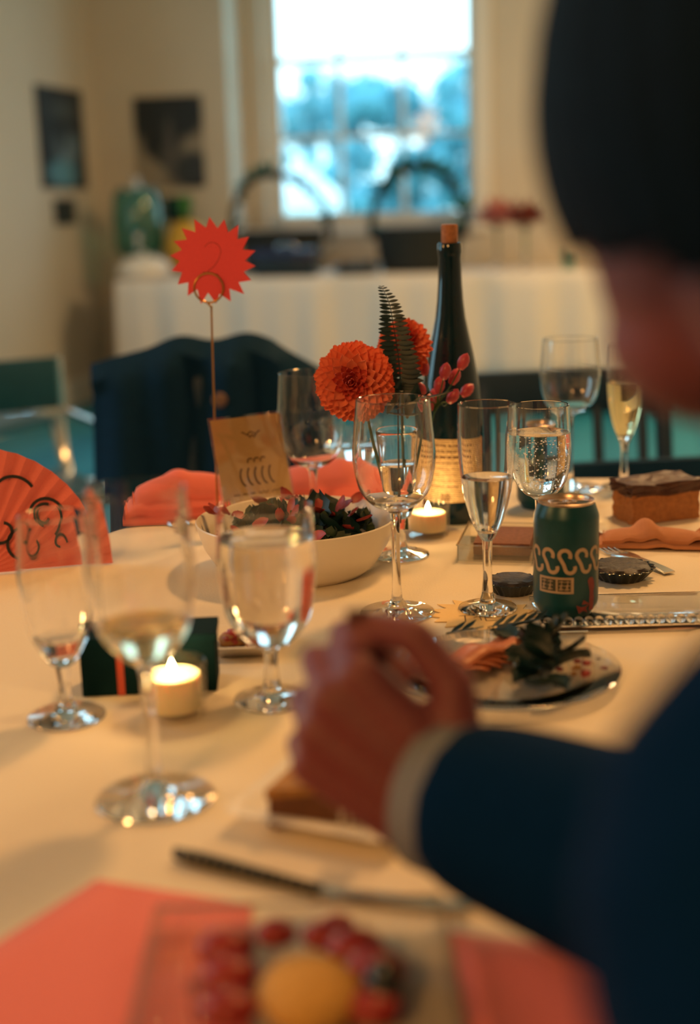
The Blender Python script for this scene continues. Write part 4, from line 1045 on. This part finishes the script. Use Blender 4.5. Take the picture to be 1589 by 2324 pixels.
# cake slice on plate at right
cp = thing('dessert_plate', 'white dessert plate carrying the cake slice at the right', 'plate', (.385, 1.60, Z))
bm = nb(); lathe(bm, [(0, 0), (.055, 0), (.062, .002), (.095, .010), (.0945, .0118), (.06, .0048), (0, .004)], 56); obj('body', bm, WHITEC, cp)
ck = thing('cake_slice', 'slice of layered cake with dark chocolate top, at the right edge', 'cake', (.385, 1.645, Z+.005), .35)
bm = nb(); plate_poly(bm, [(-.045, -.024), (.05, -.03), (.052, .03), (-.043, .026)], 0, .036); rough(bm, .0016, 1); obj('sponge', bm, mat('orange_sponge', (.50, .20, .07), .8, var=.3, scale=200, bump=.6), ck, False)
bm = nb(); plate_poly(bm, [(-.047, -.026), (.052, -.032), (.054, .032), (-.045, .028)], .034, .050); rough(bm, .0022, 2); obj('icing', bm, mat('chocolate_icing', (.10, .032, .022), .5, var=.4, scale=150, bump=.5), ck, False)
PEACH = mat('terracotta_paper', (.52, .22, .11), .85, var=.15, scale=60, bump=.3)
npk = napkin('paper_napkin', 'crumpled terracotta paper napkin in front of the cake slice', (.362, 1.527), -.2, .13, .055, 2, .022, m=PEACH, group=None, seed=4, wave=2.5, z=Z+.001)
def cutlery_fork(label, a, b, z, m=STEEL, r=.0022, group='forks on the table', tilt=0):
    a = Vector((*a, z)); b = Vector((*b, z+tilt)); d = (b-a); L = d.length; d.normalize()
    t = thing('fork', label, 'fork', a, 0, group); q = oriented(d, Vector((-d.y, d.x, 0)).normalized(), d.cross(Vector((-d.y, d.x, 0)).normalized()), Vector((0, 0, 0)))
    bm = nb(); n = 18; rows = []
    for i in range(n+1):
        s = i/n; w = .0075-.0045*min(1, s*2.2) if s < .5 else .003+.0105*max(0, (s-.62)/.38)**.7 if s > .62 else .003
        zc_ = .004*math.sin(PI*s)*.8+.0012; rows.append([bm.verts.new((s*L*.76, y_, z_+zc_)) for y_, z_ in ((-w, 0), (w, 0), (w*.9, .0018), (-w*.9, .0018))])
    for A, B in zip(rows, rows[1:]):
        for k in range(4): bm.faces.new((A[k], A[(k+1) % 4], B[(k+1) % 4], B[k]))
    bm.faces.new(rows[0][::-1]); bm.faces.new(rows[-1]); bmesh.ops.recalc_face_normals(bm, faces=bm.faces)
    bmesh.ops.transform(bm, matrix=q, verts=bm.verts); obj('handle', bm, m, t)
    for k in range(4):
        bm = nb(); y_ = (k-1.5)*.0062
        tube(bm, [(L*.74, y_*.9, .0028), (L*.86, y_, .0010), (L, y_*.95, .0030)], [.0017, .0014, .0008], 6); bmesh.ops.transform(bm, matrix=q, verts=bm.verts); obj('tine', bm, m, t)
    return t
e1, e2 = on(1520, 1305), on(1375, 1250)
cutlery_fork('silver fork lying between the dark tart and the terracotta napkin', e1.xy, e2.xy, Z+.0005)
e1, e2 = on(350, 1178), on(470, 1192)
cutlery_fork('thin fork lying in front of the layered coral napkin', e1.xy, e2.xy, Z+.0005)
# clear platter below the can
pf = thing('glass_platter', 'clear glass platter with beaded rim under the green soda can', 'platter', (.300, 1.265, Z))
bm = nb(); box(bm, (0, 0, .003), (.236, .104, .006), bev=.002); obj('body', bm, GLASS, pf)
bead = bpy.data.meshes.new('bead'); b_ = nb(); ell(b_, (0, 0, 0), (.0048,)*3, sub=2); b_.to_mesh(bead); b_.free(); bead.materials.append(GLASS)
for p in bead.polygons: p.use_smooth = True
for k in range(24):
    place('bead', bead, pf, Matrix.Translation((-.113+.226*k/23, -.047, .0095)))
for k in range(5): place('bead', bead, pf, Matrix.Translation((.113, -.036+.0185*k, .0095)))
bm = nb(); tube(bm, [(-.118, -.0535, .004), (.118, -.0535, .004)], .0022, 8); obj('dark_edge', bm, mat('dark_edge', (.05, .03, .02), .3), pf)
# glass plate with salad remains
gp = thing('glass_plate', 'round clear glass plate with salmon and leaves, right of the fist', 'plate', (.130, 1.096, Z))
bm = nb(); lathe(bm, [(0, 0), (.06, 0), (.10, .009), (.1005, .0105), (.099, .0112), (.06, .0035), (0, .0035)], 72); obj('body', bm, GLASS, gp)
sm_ = mat('salmon', (.68, .22, .10), .45, var=.25, scale=90)
sa = thing('smoked_salmon', 'salmon-pink slices on the glass plate', 'food', (.095, 1.115, Z+.004))
for k in range(5):
    bm = nb(); nx = 10; g = []
    for j in range(6):
        g.append([bm.verts.new(((i/nx-.5)*.075, (j/5-.5)*.030, .002+.0035*k*.6+.003*math.sin(i*.9+k)+.002*math.cos(j*1.3+k))) for i in range(nx+1)])
    for j in range(5):
        for i in range(nx): bm.faces.new((g[j][i], g[j][i+1], g[j+1][i+1], g[j+1][i]))
    o = obj('slice', bm, sm_, sa); o.rotation_euler = (0, 0, -.3+k*.25); o.location = (-.012+.008*k, -.006+.004*k, .001)
    s_ = o.modifiers.new('t', 'SOLIDIFY'); s_.thickness = .002; s_.offset = 1
gr = thing('dressed_leaves', 'clump of dark dressed leaves on the glass plate', 'salad', (.165, 1.095, Z+.006))
rr = random.Random(31)
for k in range(26):
    f = k/25; p = Vector((.010*rr.uniform(-1, 1)-.012+.018*math.sin(f*3), -.045+.10*f, .004+.010*rr.random()))
    s = rr.uniform(.5, .85)
    place('leaf', SL[k % 2], gr, Matrix.Translation(p) @ frame_y((rr.uniform(-1, 1), rr.uniform(-1, 1), rr.uniform(0, .4)), roll=rr.uniform(-.6, .6)) @ Matrix.Diagonal((s, s, s, 1)))
cr = thing('food_crumbs', 'scattered golden and red crumbs on the glass plate', 'food', (.195, 1.10, Z+.0045)); morsels(cr, 14, .022, .03, 0, .002, .005, [GOLDF, REDF], 8, 'crumb')
hs = thing('herb_sprig', 'dark herb sprig lying across the table in front of the cream card', 'herb', (.10, 1.207, Z+.002), 0)
bm = nb(); tube(bm, [(-.012, 0, .002), (.03, .004, .003), (.075, .006, .012)], .0012, 6); obj('stem', bm, DGREEN, hs)
hl = leafmesh('leaf', .020, .007, DGREEN, .1)
for k in range(18):
    f = k/17; s = 1 if k % 2 else -1
    if .28 < f < .42: continue
    place('leaf', hl, hs, Matrix.Translation((-.012+.085*f, .006*f, .003+.008*f)) @ frame_y((.8, s*.6, .25)))

# ------------------------------------------------------------------ foreground: knife, square plate, glass dish
kn = thing('table_knife', 'table knife with a dark ornate handle lying in the foreground', 'knife', on(398, 1952), 0)
ka = Vector(on(398, 1952)); kb = Vector(on(725, 2034)); kc = Vector(on(1085, 2072))
kd = (kb-ka).normalized(); kang = math.atan2(kd.y, kd.x); kn.rotation_euler = (0, 0, kang); kn.location = (ka.x, ka.y, Z)
Lh = (kb-ka).length
bm = nb(); n = 22; rows = []
for i in range(n+1):
    s = i/n; w = .0075*(1-.35*s)*(math.sin(PI*min(1, s*5+.12)/2)**.6); hgt = .0045*(1-.2*s)
    rows.append([bm.verts.new((s*Lh, w*math.cos(a), hgt+hgt*.95*math.sin(a))) for a in [2*PI*k/10 for k in range(10)]])
for A, B in zip(rows, rows[1:]):
    for k in range(10): bm.faces.new((A[k], A[(k+1) % 10], B[(k+1) % 10], B[k]))
bm.faces.new(rows[0][::-1]); bm.faces.new(rows[-1]); bmesh.ops.recalc_face_normals(bm, faces=bm.faces)
hk = obj('handle', bm, mat('oxidised_handle', (.020, .024, .022), .4, .3, var=.3), kn)
bm = nb(); rr = random.Random(2)
for k in range(14):
    s = .10+.84*k/13; w = .0075*(1-.35*s)
    tube(bm, [(s*Lh+rr.uniform(-.001, .001), -w*math.cos(a), .0045+.0048*math.sin(a)) for a in (.0, .35, .7, 1.0)], .00055, 5)
obj('engraving', bm, mat('engraved_silver', (.45, .38, .24), .4, .8), hk)
bm = nb(); Lb = (kc-kb).length; rel = math.atan2((kc-kb).y, (kc-kb).x)-kang
plate_poly(bm, [(0, -.0035), (.012, -.006), (Lb*.7, -.0075), (Lb*.95, -.004), (Lb, .001), (Lb*.9, .0045), (.012, .0045), (0, .0035)], .0025, .0040)
bmesh.ops.rotate(bm, cent=(0, 0, 0), matrix=Matrix.Rotation(rel, 3, 'Z'), verts=bm.verts); bmesh.ops.translate(bm, vec=(Lh, 0, 0), verts=bm.verts); obj('blade', bm, STEEL, kn, False)
fl_p, fr_p = Vector(on(556, 1868)), Vector(on(882, 1930)); ea = (fr_p-fl_p); sl_ = ea.length; ea.normalize(); eb = Vector((-ea.y, ea.x, 0))
pc = (fl_p+fr_p)/2+eb*(sl_/2-.010)
sp = thing('square_plate', 'small square white plate with cake, under the fist', 'plate', (pc.x, pc.y, Z), math.atan2(ea.y, ea.x))
bm = nb(); sqdish(bm, sl_/2+.008, .014, .009, sl_/2-.016); obj('body', bm, mat('white_porcelain', (.88, .84, .76), .25, var=.02), sp)
cs = thing('pie_wedge', 'brown wedge of pie on the square white plate', 'cake', (pc.x-.012, pc.y-.004, Z+.0045), .2)
bm = nb(); plate_poly(bm, [(-.042, -.024), (.032, -.030), (.004, .040)], 0, .022); obj('filling', bm, mat('pie_filling', (.22, .09, .045), .6, var=.3, scale=150, bump=.5), cs, False)
bm = nb(); plate_poly(bm, [(-.044, -.025), (.034, -.032), (.004, .042)], .022, .028); obj('crust', bm, GOLDF, cs, False)
gd = thing('glass_dish', 'rectangular clear glass dish with food at the bottom edge', 'dish', (-.034, .602, Z+.0042), .02)
bm = nb(); hw_, hd_ = .080, .088
for (c, s) in (((0, 0, .002), (2*hw_, 2*hd_, .004)), ((0, -hd_, .008), (2*hw_, .004, .014)), ((0, hd_, .008), (2*hw_, .004, .014)), ((-hw_, 0, .008), (.006, 2*hd_, .014)), ((hw_, 0, .008), (.006, 2*hd_, .014))): box(bm, c, s)
obj('body', bm, VOTIVE, gd, False)
bm = nb(); tube(bm, [(-hw_, -hd_, .015), (hw_, -hd_, .015), (hw_, hd_, .015), (-hw_, hd_, .015), (-hw_, -hd_, .015)], .0028, 8); obj('rim', bm, thinglass('dish_rim', (.93, .93, .90), 2), gd)
yc = thing('yellow_cake', 'golden yellow cake piece in the glass dish at the bottom', 'cake', (-.028, .602, Z+.0085), .1)
bm = nb(); ell(bm, (0, 0, .010), (.026, .030, .013), sub=4); obj('sponge', bm, mat('yellow_sponge', (.75, .42, .10), .8, var=.2, scale=200, bump=.6), yc)
rb = thing('red_fruit_pieces', 'dark red fruit pieces around the yellow cake in the glass dish', 'food', (-.034, .602, Z+.0085))
rr = random.Random(6)
for (x, y, s) in ((-.040, .045, .016), (-.036, .02, .015), (-.034, -.01, .015), (.030, .040, .016), (.040, .018, .017), (.012, .058, .012), (-.014, .062, .012), (.038, -.012, .014), (.02, .07, .010)):
    bm = nb(); vs = ell(bm, (x, y, s*.6), (s, s*.85, s*.6), sub=3); obj('fruit_piece', bm, REDF, rb)
bm = nb(); ell(bm, (.043, .0, .014), (.010, .014, .011), sub=3); obj('dark_grape', bm, mat('dark_grape', (.012, .02, .025), .3), rb)

# ================================================================== the guest at the right
pr = thing('person', 'person in a dark suit leaning in from the right, fist holding a fork', 'person', (.56, .20, 0))
O = Vector((.56, .20, 0))
def L_(p): return Vector(p)-O
NB = Vector((.300, .44, 1.0)); HC = Vector((.180, .535, 1.180))
fdir = Vector((-.6, .8, 0)); ldir = Vector((-.8, -.6, 0))
SHL = NB+ldir*.17+Vector((0, 0, -.045)); SHR = NB-ldir*.17+Vector((0, 0, -.045))
WR = aty(1022, 1846, .70); EL = Vector((.262, .50, .825))
PEL = Vector((.56, .21, .53)); HIPL = PEL+ldir*.09+Vector((0, 0, -.02)); HIPR = PEL-ldir*.09+Vector((0, 0, -.02))
KL = HIPL+Vector((-.6, .8, 0))*.40; KR = HIPR+Vector((-.42, .9, 0))*.40; KL.z = KR.z = .50
FL_ = KL+Vector((.02, -.02, 0)); FL_.z = .08; FR_ = KR+Vector((.05, -.03, 0)); FR_.z = .08
ELR = SHR+Vector((.06, .10, -.26)); WRR = ELR+Vector((-.12, .18, .03))
WRR.z = .80; ELR.z = max(ELR.z, .76)
# hand frame
Xh = Vector((-.74, .24, .60)).normalized(); Zh = Vector((-.25, -.95, .20)); Zh = (Zh-Xh*Zh.dot(Xh)).normalized(); Yh = Xh.cross(Zh).normalized()
if Yh.z < 0: Yh = -Yh
def hand(bm, wr, X, Y, Zn, flex=(58, 88, 46), sc=1.0):
    P = lambda x, y, z: wr+(X*x+Y*y+Zn*z)*sc
    caps(bm, P(-.03, 0, 0), P(.012, .0, 0), .026*sc, .027*sc)
    mcp = [(.088, .029, .004), (.092, .008, .006), (.087, -.013, .004), (.078, -.032, 0)]
    r0 = [.0105, .0108, .0102, .0090]; lens = [(.042, .026, .021), (.046, .029, .022), (.042, .027, .021), (.034, .020, .019)]
    for (m, r) in zip(mcp, r0):
        caps(bm, P(.008, m[1]*.62, 0), P(*m), .0165*sc, (r+.0025)*sc)
        caps(bm, P(.008, m[1]*.6, -.008), P(m[0]-.01, m[1], -.008), .014*sc, (r+.001)*sc)
    for k, (m, r, l) in enumerate(zip(mcp, r0, lens)):
        p = P(*m); ang = 0
        sp_ = math.radians((5, 1, -3, -8)[k])
        for j in range(3):
            ang += math.radians(flex[j]+(k*3 if j == 0 else 0))
            dd_ = (X*math.cos(ang)-Zn*math.sin(ang)+Y*math.sin(sp_)*(.5 if j else 1)).normalized()
            q = p+dd_*l[j]*sc; caps(bm, p, q, r*(1.0, .93, .86)[j]*sc, r*(.93, .86, .74)[j]*sc); p = q
    # thumb leaves the side of the palm near its base
    t0, t1, t2, t3 = P(.014, .024, -.004), P(.044, .056, -.008), P(.078, .064, -.008), P(.106, .046, -.018)
    caps(bm, t0, t1, .0165*sc, .0135*sc); caps(bm, t1, t2, .0128*sc, .0112*sc); caps(bm, t2, t3, .0112*sc, .0088*sc)
bm = nb()
# head
hf = Vector((-.42, .90, -.12)).normalized(); hl_ = Vector((0, 0, 1)).cross(hf).normalized(); hu = hf.cross(hl_)
tilt = Matrix.Rotation(math.radians(10), 3, hf); hl_ = tilt @ hl_; hu = tilt @ hu
HM = Matrix((hf, hl_, hu)).transposed()
def HP(f, l, u): return HC+hf*f+hl_*l+hu*u
ell(bm, L_(HP(-.012, 0, .022)), (.093, .077, .093), HM); ell(bm, L_(HP(.030, 0, -.035)), (.062, .060, .068), HM); ell(bm, L_(HP(.040, 0, -.078)), (.045, .046, .036), HM)
for s in (-1, 1):
    ell(bm, L_(HP(-.006, s*.079, -.012)), (.018, .007, .031), HM, 2); ell(bm, L_(HP(.055, s*.037, -.03)), (.028, .024, .026), HM, 2)
caps(bm, L_(HP(.083, 0, .005)), L_(HP(.103, 0, -.032)), .008, .0125); caps(bm, L_(HP(.082, -.018, -.062)), L_(HP(.082, .018, -.062)), .007, .007); caps(bm, L_(HP(.080, -.014, -.071)), L_(HP(.080, .014, -.071)), .007, .007)
for s in (-1, 1): caps(bm, L_(HP(.078, s*.014, .024)), L_(HP(.070, s*.045, .022)), .008, .007)
caps(bm, L_(HP(-.02, 0, -.05)), L_(NB), .058, .066)
# torso, arms, legs
for s in (SHL, SHR): caps(bm, L_(NB+Vector((0, 0, -.05))), L_(s), .062, .052)
for s in (SHL, SHR): caps(bm, L_(s), L_(PEL+(ldir if s is SHL else -ldir)*.06+Vector((0, 0, .05))), .085, .10)
caps(bm, L_(NB+Vector((0, 0, -.14))), L_(PEL+Vector((0, 0, .06))), .10, .125); ell(bm, L_(PEL), (.15, .14, .11))
caps(bm, L_(SHL), L_(EL), .048, .038); caps(bm, L_(EL), L_(WR), .040, .026)
caps(bm, L_(SHR), L_(ELR), .048, .038); caps(bm, L_(ELR), L_(WRR), .040, .026)
for h, k, f in ((HIPL, KL, FL_), (HIPR, KR, FR_)):
    caps(bm, L_(h), L_(k), .082, .055); caps(bm, L_(k), L_(f), .053, .036); caps(bm, L_(f+Vector((.02, -.03, -.03))), L_(f+Vector((-.11, .13, -.05))), .035, .028)
hand(bm, L_(WR), Xh, Yh, Zh, sc=1.02)
Xr = (WRR-ELR).normalized(); Zr = Vector((.1, -.1, 1)); Zr = (Zr-Xr*Zr.dot(Xr)).normalized(); Yr = Zr.cross(Xr)
hand(bm, L_(WRR), Xr, Yr, Zr, (25, 35, 20))
body = remesh('body', bm, .0034, SKIN, pr, 5)
EYW = mat('eye_white', (.8, .78, .74), .2); IRIS = mat('iris', (.05, .03, .02), .2)
for s in (-1, 1):
    e = nb(); ell(e, L_(HP(.073, s*.030, .006)), (.0125,)*3, sub=3); ey = obj('eye', e, EYW, pr)
    e = nb(); ell(e, L_(HP(.0835, s*.030, .006)), (.003, .006, .006), HM, 2); obj('iris', e, IRIS, ey)
# hair: cap over the skull, open at the face, ending at the nape
bm = nb(); v_ = bmesh.ops.create_uvsphere(bm, u_segments=160, v_segments=64, radius=1)['verts']
kill = []
for v in v_:
    d = v.co.copy(); a = math.atan2(d.y, d.x)
    if (d.x > .86 and d.z < .30-.1*math.sin(a*9)) or d.z < -.72+.03*math.sin(a*13)+.20*max(0, d.x+.25): kill.append(v)
bmesh.ops.delete(bm, geom=kill, context='VERTS')
for v in bm.verts:
    d = v.co; a = math.atan2(d.y, d.x); k = 1+.007*math.sin(a*31+d.z*4)+.005*math.sin(a*57)
    w = Vector((d.x*.120*k-.012, d.y*.108*k, d.z*.124*k+.020)); v.co = L_(HP(w.x, w.y, w.z))
hair = obj('hair', bm, HAIRM, pr); s_ = hair.modifiers.new('t', 'SOLIDIFY'); s_.thickness = .014; s_.offset = -1
# jacket, shirt cuff, trousers, shoes
bm = nb(); wd_ = (WR-EL).normalized(); SE = aty(1128, 1848, .68); SER = WRR-(WRR-ELR).normalized()*.04
for s in (SHL, SHR):
    caps(bm, L_(NB+Vector((.01, -.02, -.06))), L_(s+Vector((0, 0, .004))), .060, .066); caps(bm, L_(s), L_(PEL+(ldir if s is SHL else -ldir)*.07+Vector((0, 0, .04))), .105, .122)
caps(bm, L_(NB+Vector((0, -.01, -.13))), L_(PEL+Vector((0, 0, .03))), .115, .142); ell(bm, L_(PEL+Vector((0, 0, -.01))), (.172, .162, .11))
caps(bm, L_(SHL), L_(EL), .068, .060); caps(bm, L_(EL), L_(SE), .072, .052); caps(bm, L_(SHR), L_(ELR), .068, .058); caps(bm, L_(ELR), L_(SER), .06, .042)
remesh('jacket', bm, .006, SUIT, pr, 5)
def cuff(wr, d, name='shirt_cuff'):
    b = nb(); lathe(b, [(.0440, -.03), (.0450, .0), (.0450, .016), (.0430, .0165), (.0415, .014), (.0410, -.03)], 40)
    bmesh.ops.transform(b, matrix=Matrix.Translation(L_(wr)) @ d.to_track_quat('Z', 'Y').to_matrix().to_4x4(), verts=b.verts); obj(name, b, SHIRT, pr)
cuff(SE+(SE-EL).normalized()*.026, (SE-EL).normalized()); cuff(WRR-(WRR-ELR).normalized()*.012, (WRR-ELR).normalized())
bm = nb()
for h, k, f in ((HIPL, KL, FL_), (HIPR, KR, FR_)):
    caps(bm, L_(h), L_(k), .098, .068); caps(bm, L_(k), L_(f+Vector((0, 0, .03))), .066, .052)
remesh('trousers', bm, .008, BLACKC, pr, 4)
for f in (FL_, FR_):
    b = nb(); caps(b, L_(f+Vector((.03, -.04, -.035))), L_(f+Vector((-.12, .14, -.048))), .044, .031); remesh('shoe', b, .006, BLACKP, pr, 3)
# fork in the fist, reaching down to the plate
ft_ = aty(805, 1868, .795); ht_ = WR+Xh*.092-Zh*.030+Yh*.020
dirf = (ht_-ft_).normalized()
fk_ = thing('fork', 'fork gripped upright in the fist, its tines on the pie', 'fork', ft_, 0, 'forks on the table')
q = dirf.to_track_quat('Z', 'Y').to_matrix().to_4x4()
bm = nb(); Lf = .175; rows = []
for i in range(19):
    s = i/18; w = (.0105*(1-s/.22)**.6+.0028) if s < .22 else .0028+.0045*max(0, (s-.5)/.5)
    rows.append([bm.verts.new((x, y, .028+s*(Lf-.028))) for x, y in ((-w, -.001), (w, -.001), (w, .001), (-w, .001))])
for A, B in zip(rows, rows[1:]):
    for k in range(4): bm.faces.new((A[k], A[(k+1) % 4], B[(k+1) % 4], B[k]))
bm.faces.new(rows[0][::-1]); bm.faces.new(rows[-1]); bmesh.ops.recalc_face_normals(bm, faces=bm.faces); bmesh.ops.transform(bm, matrix=q, verts=bm.verts); obj('handle', bm, STEEL, fk_)
for k in range(4):
    bm = nb(); x = (k-1.5)*.0062; tube(bm, [(x*.95, 0, .030), (x, -.001, .015), (x*.95, 0, 0)], [.0017, .0014, .0008], 6); bmesh.ops.transform(bm, matrix=q, verts=bm.verts); obj('tine', bm, STEEL, fk_)
# the guest's chair
chair('guest_chair', 'black chair on which the person in the dark suit sits', .60, .13, math.atan2(.8, -.6)+PI/2, .44, .86, .43, BCH)
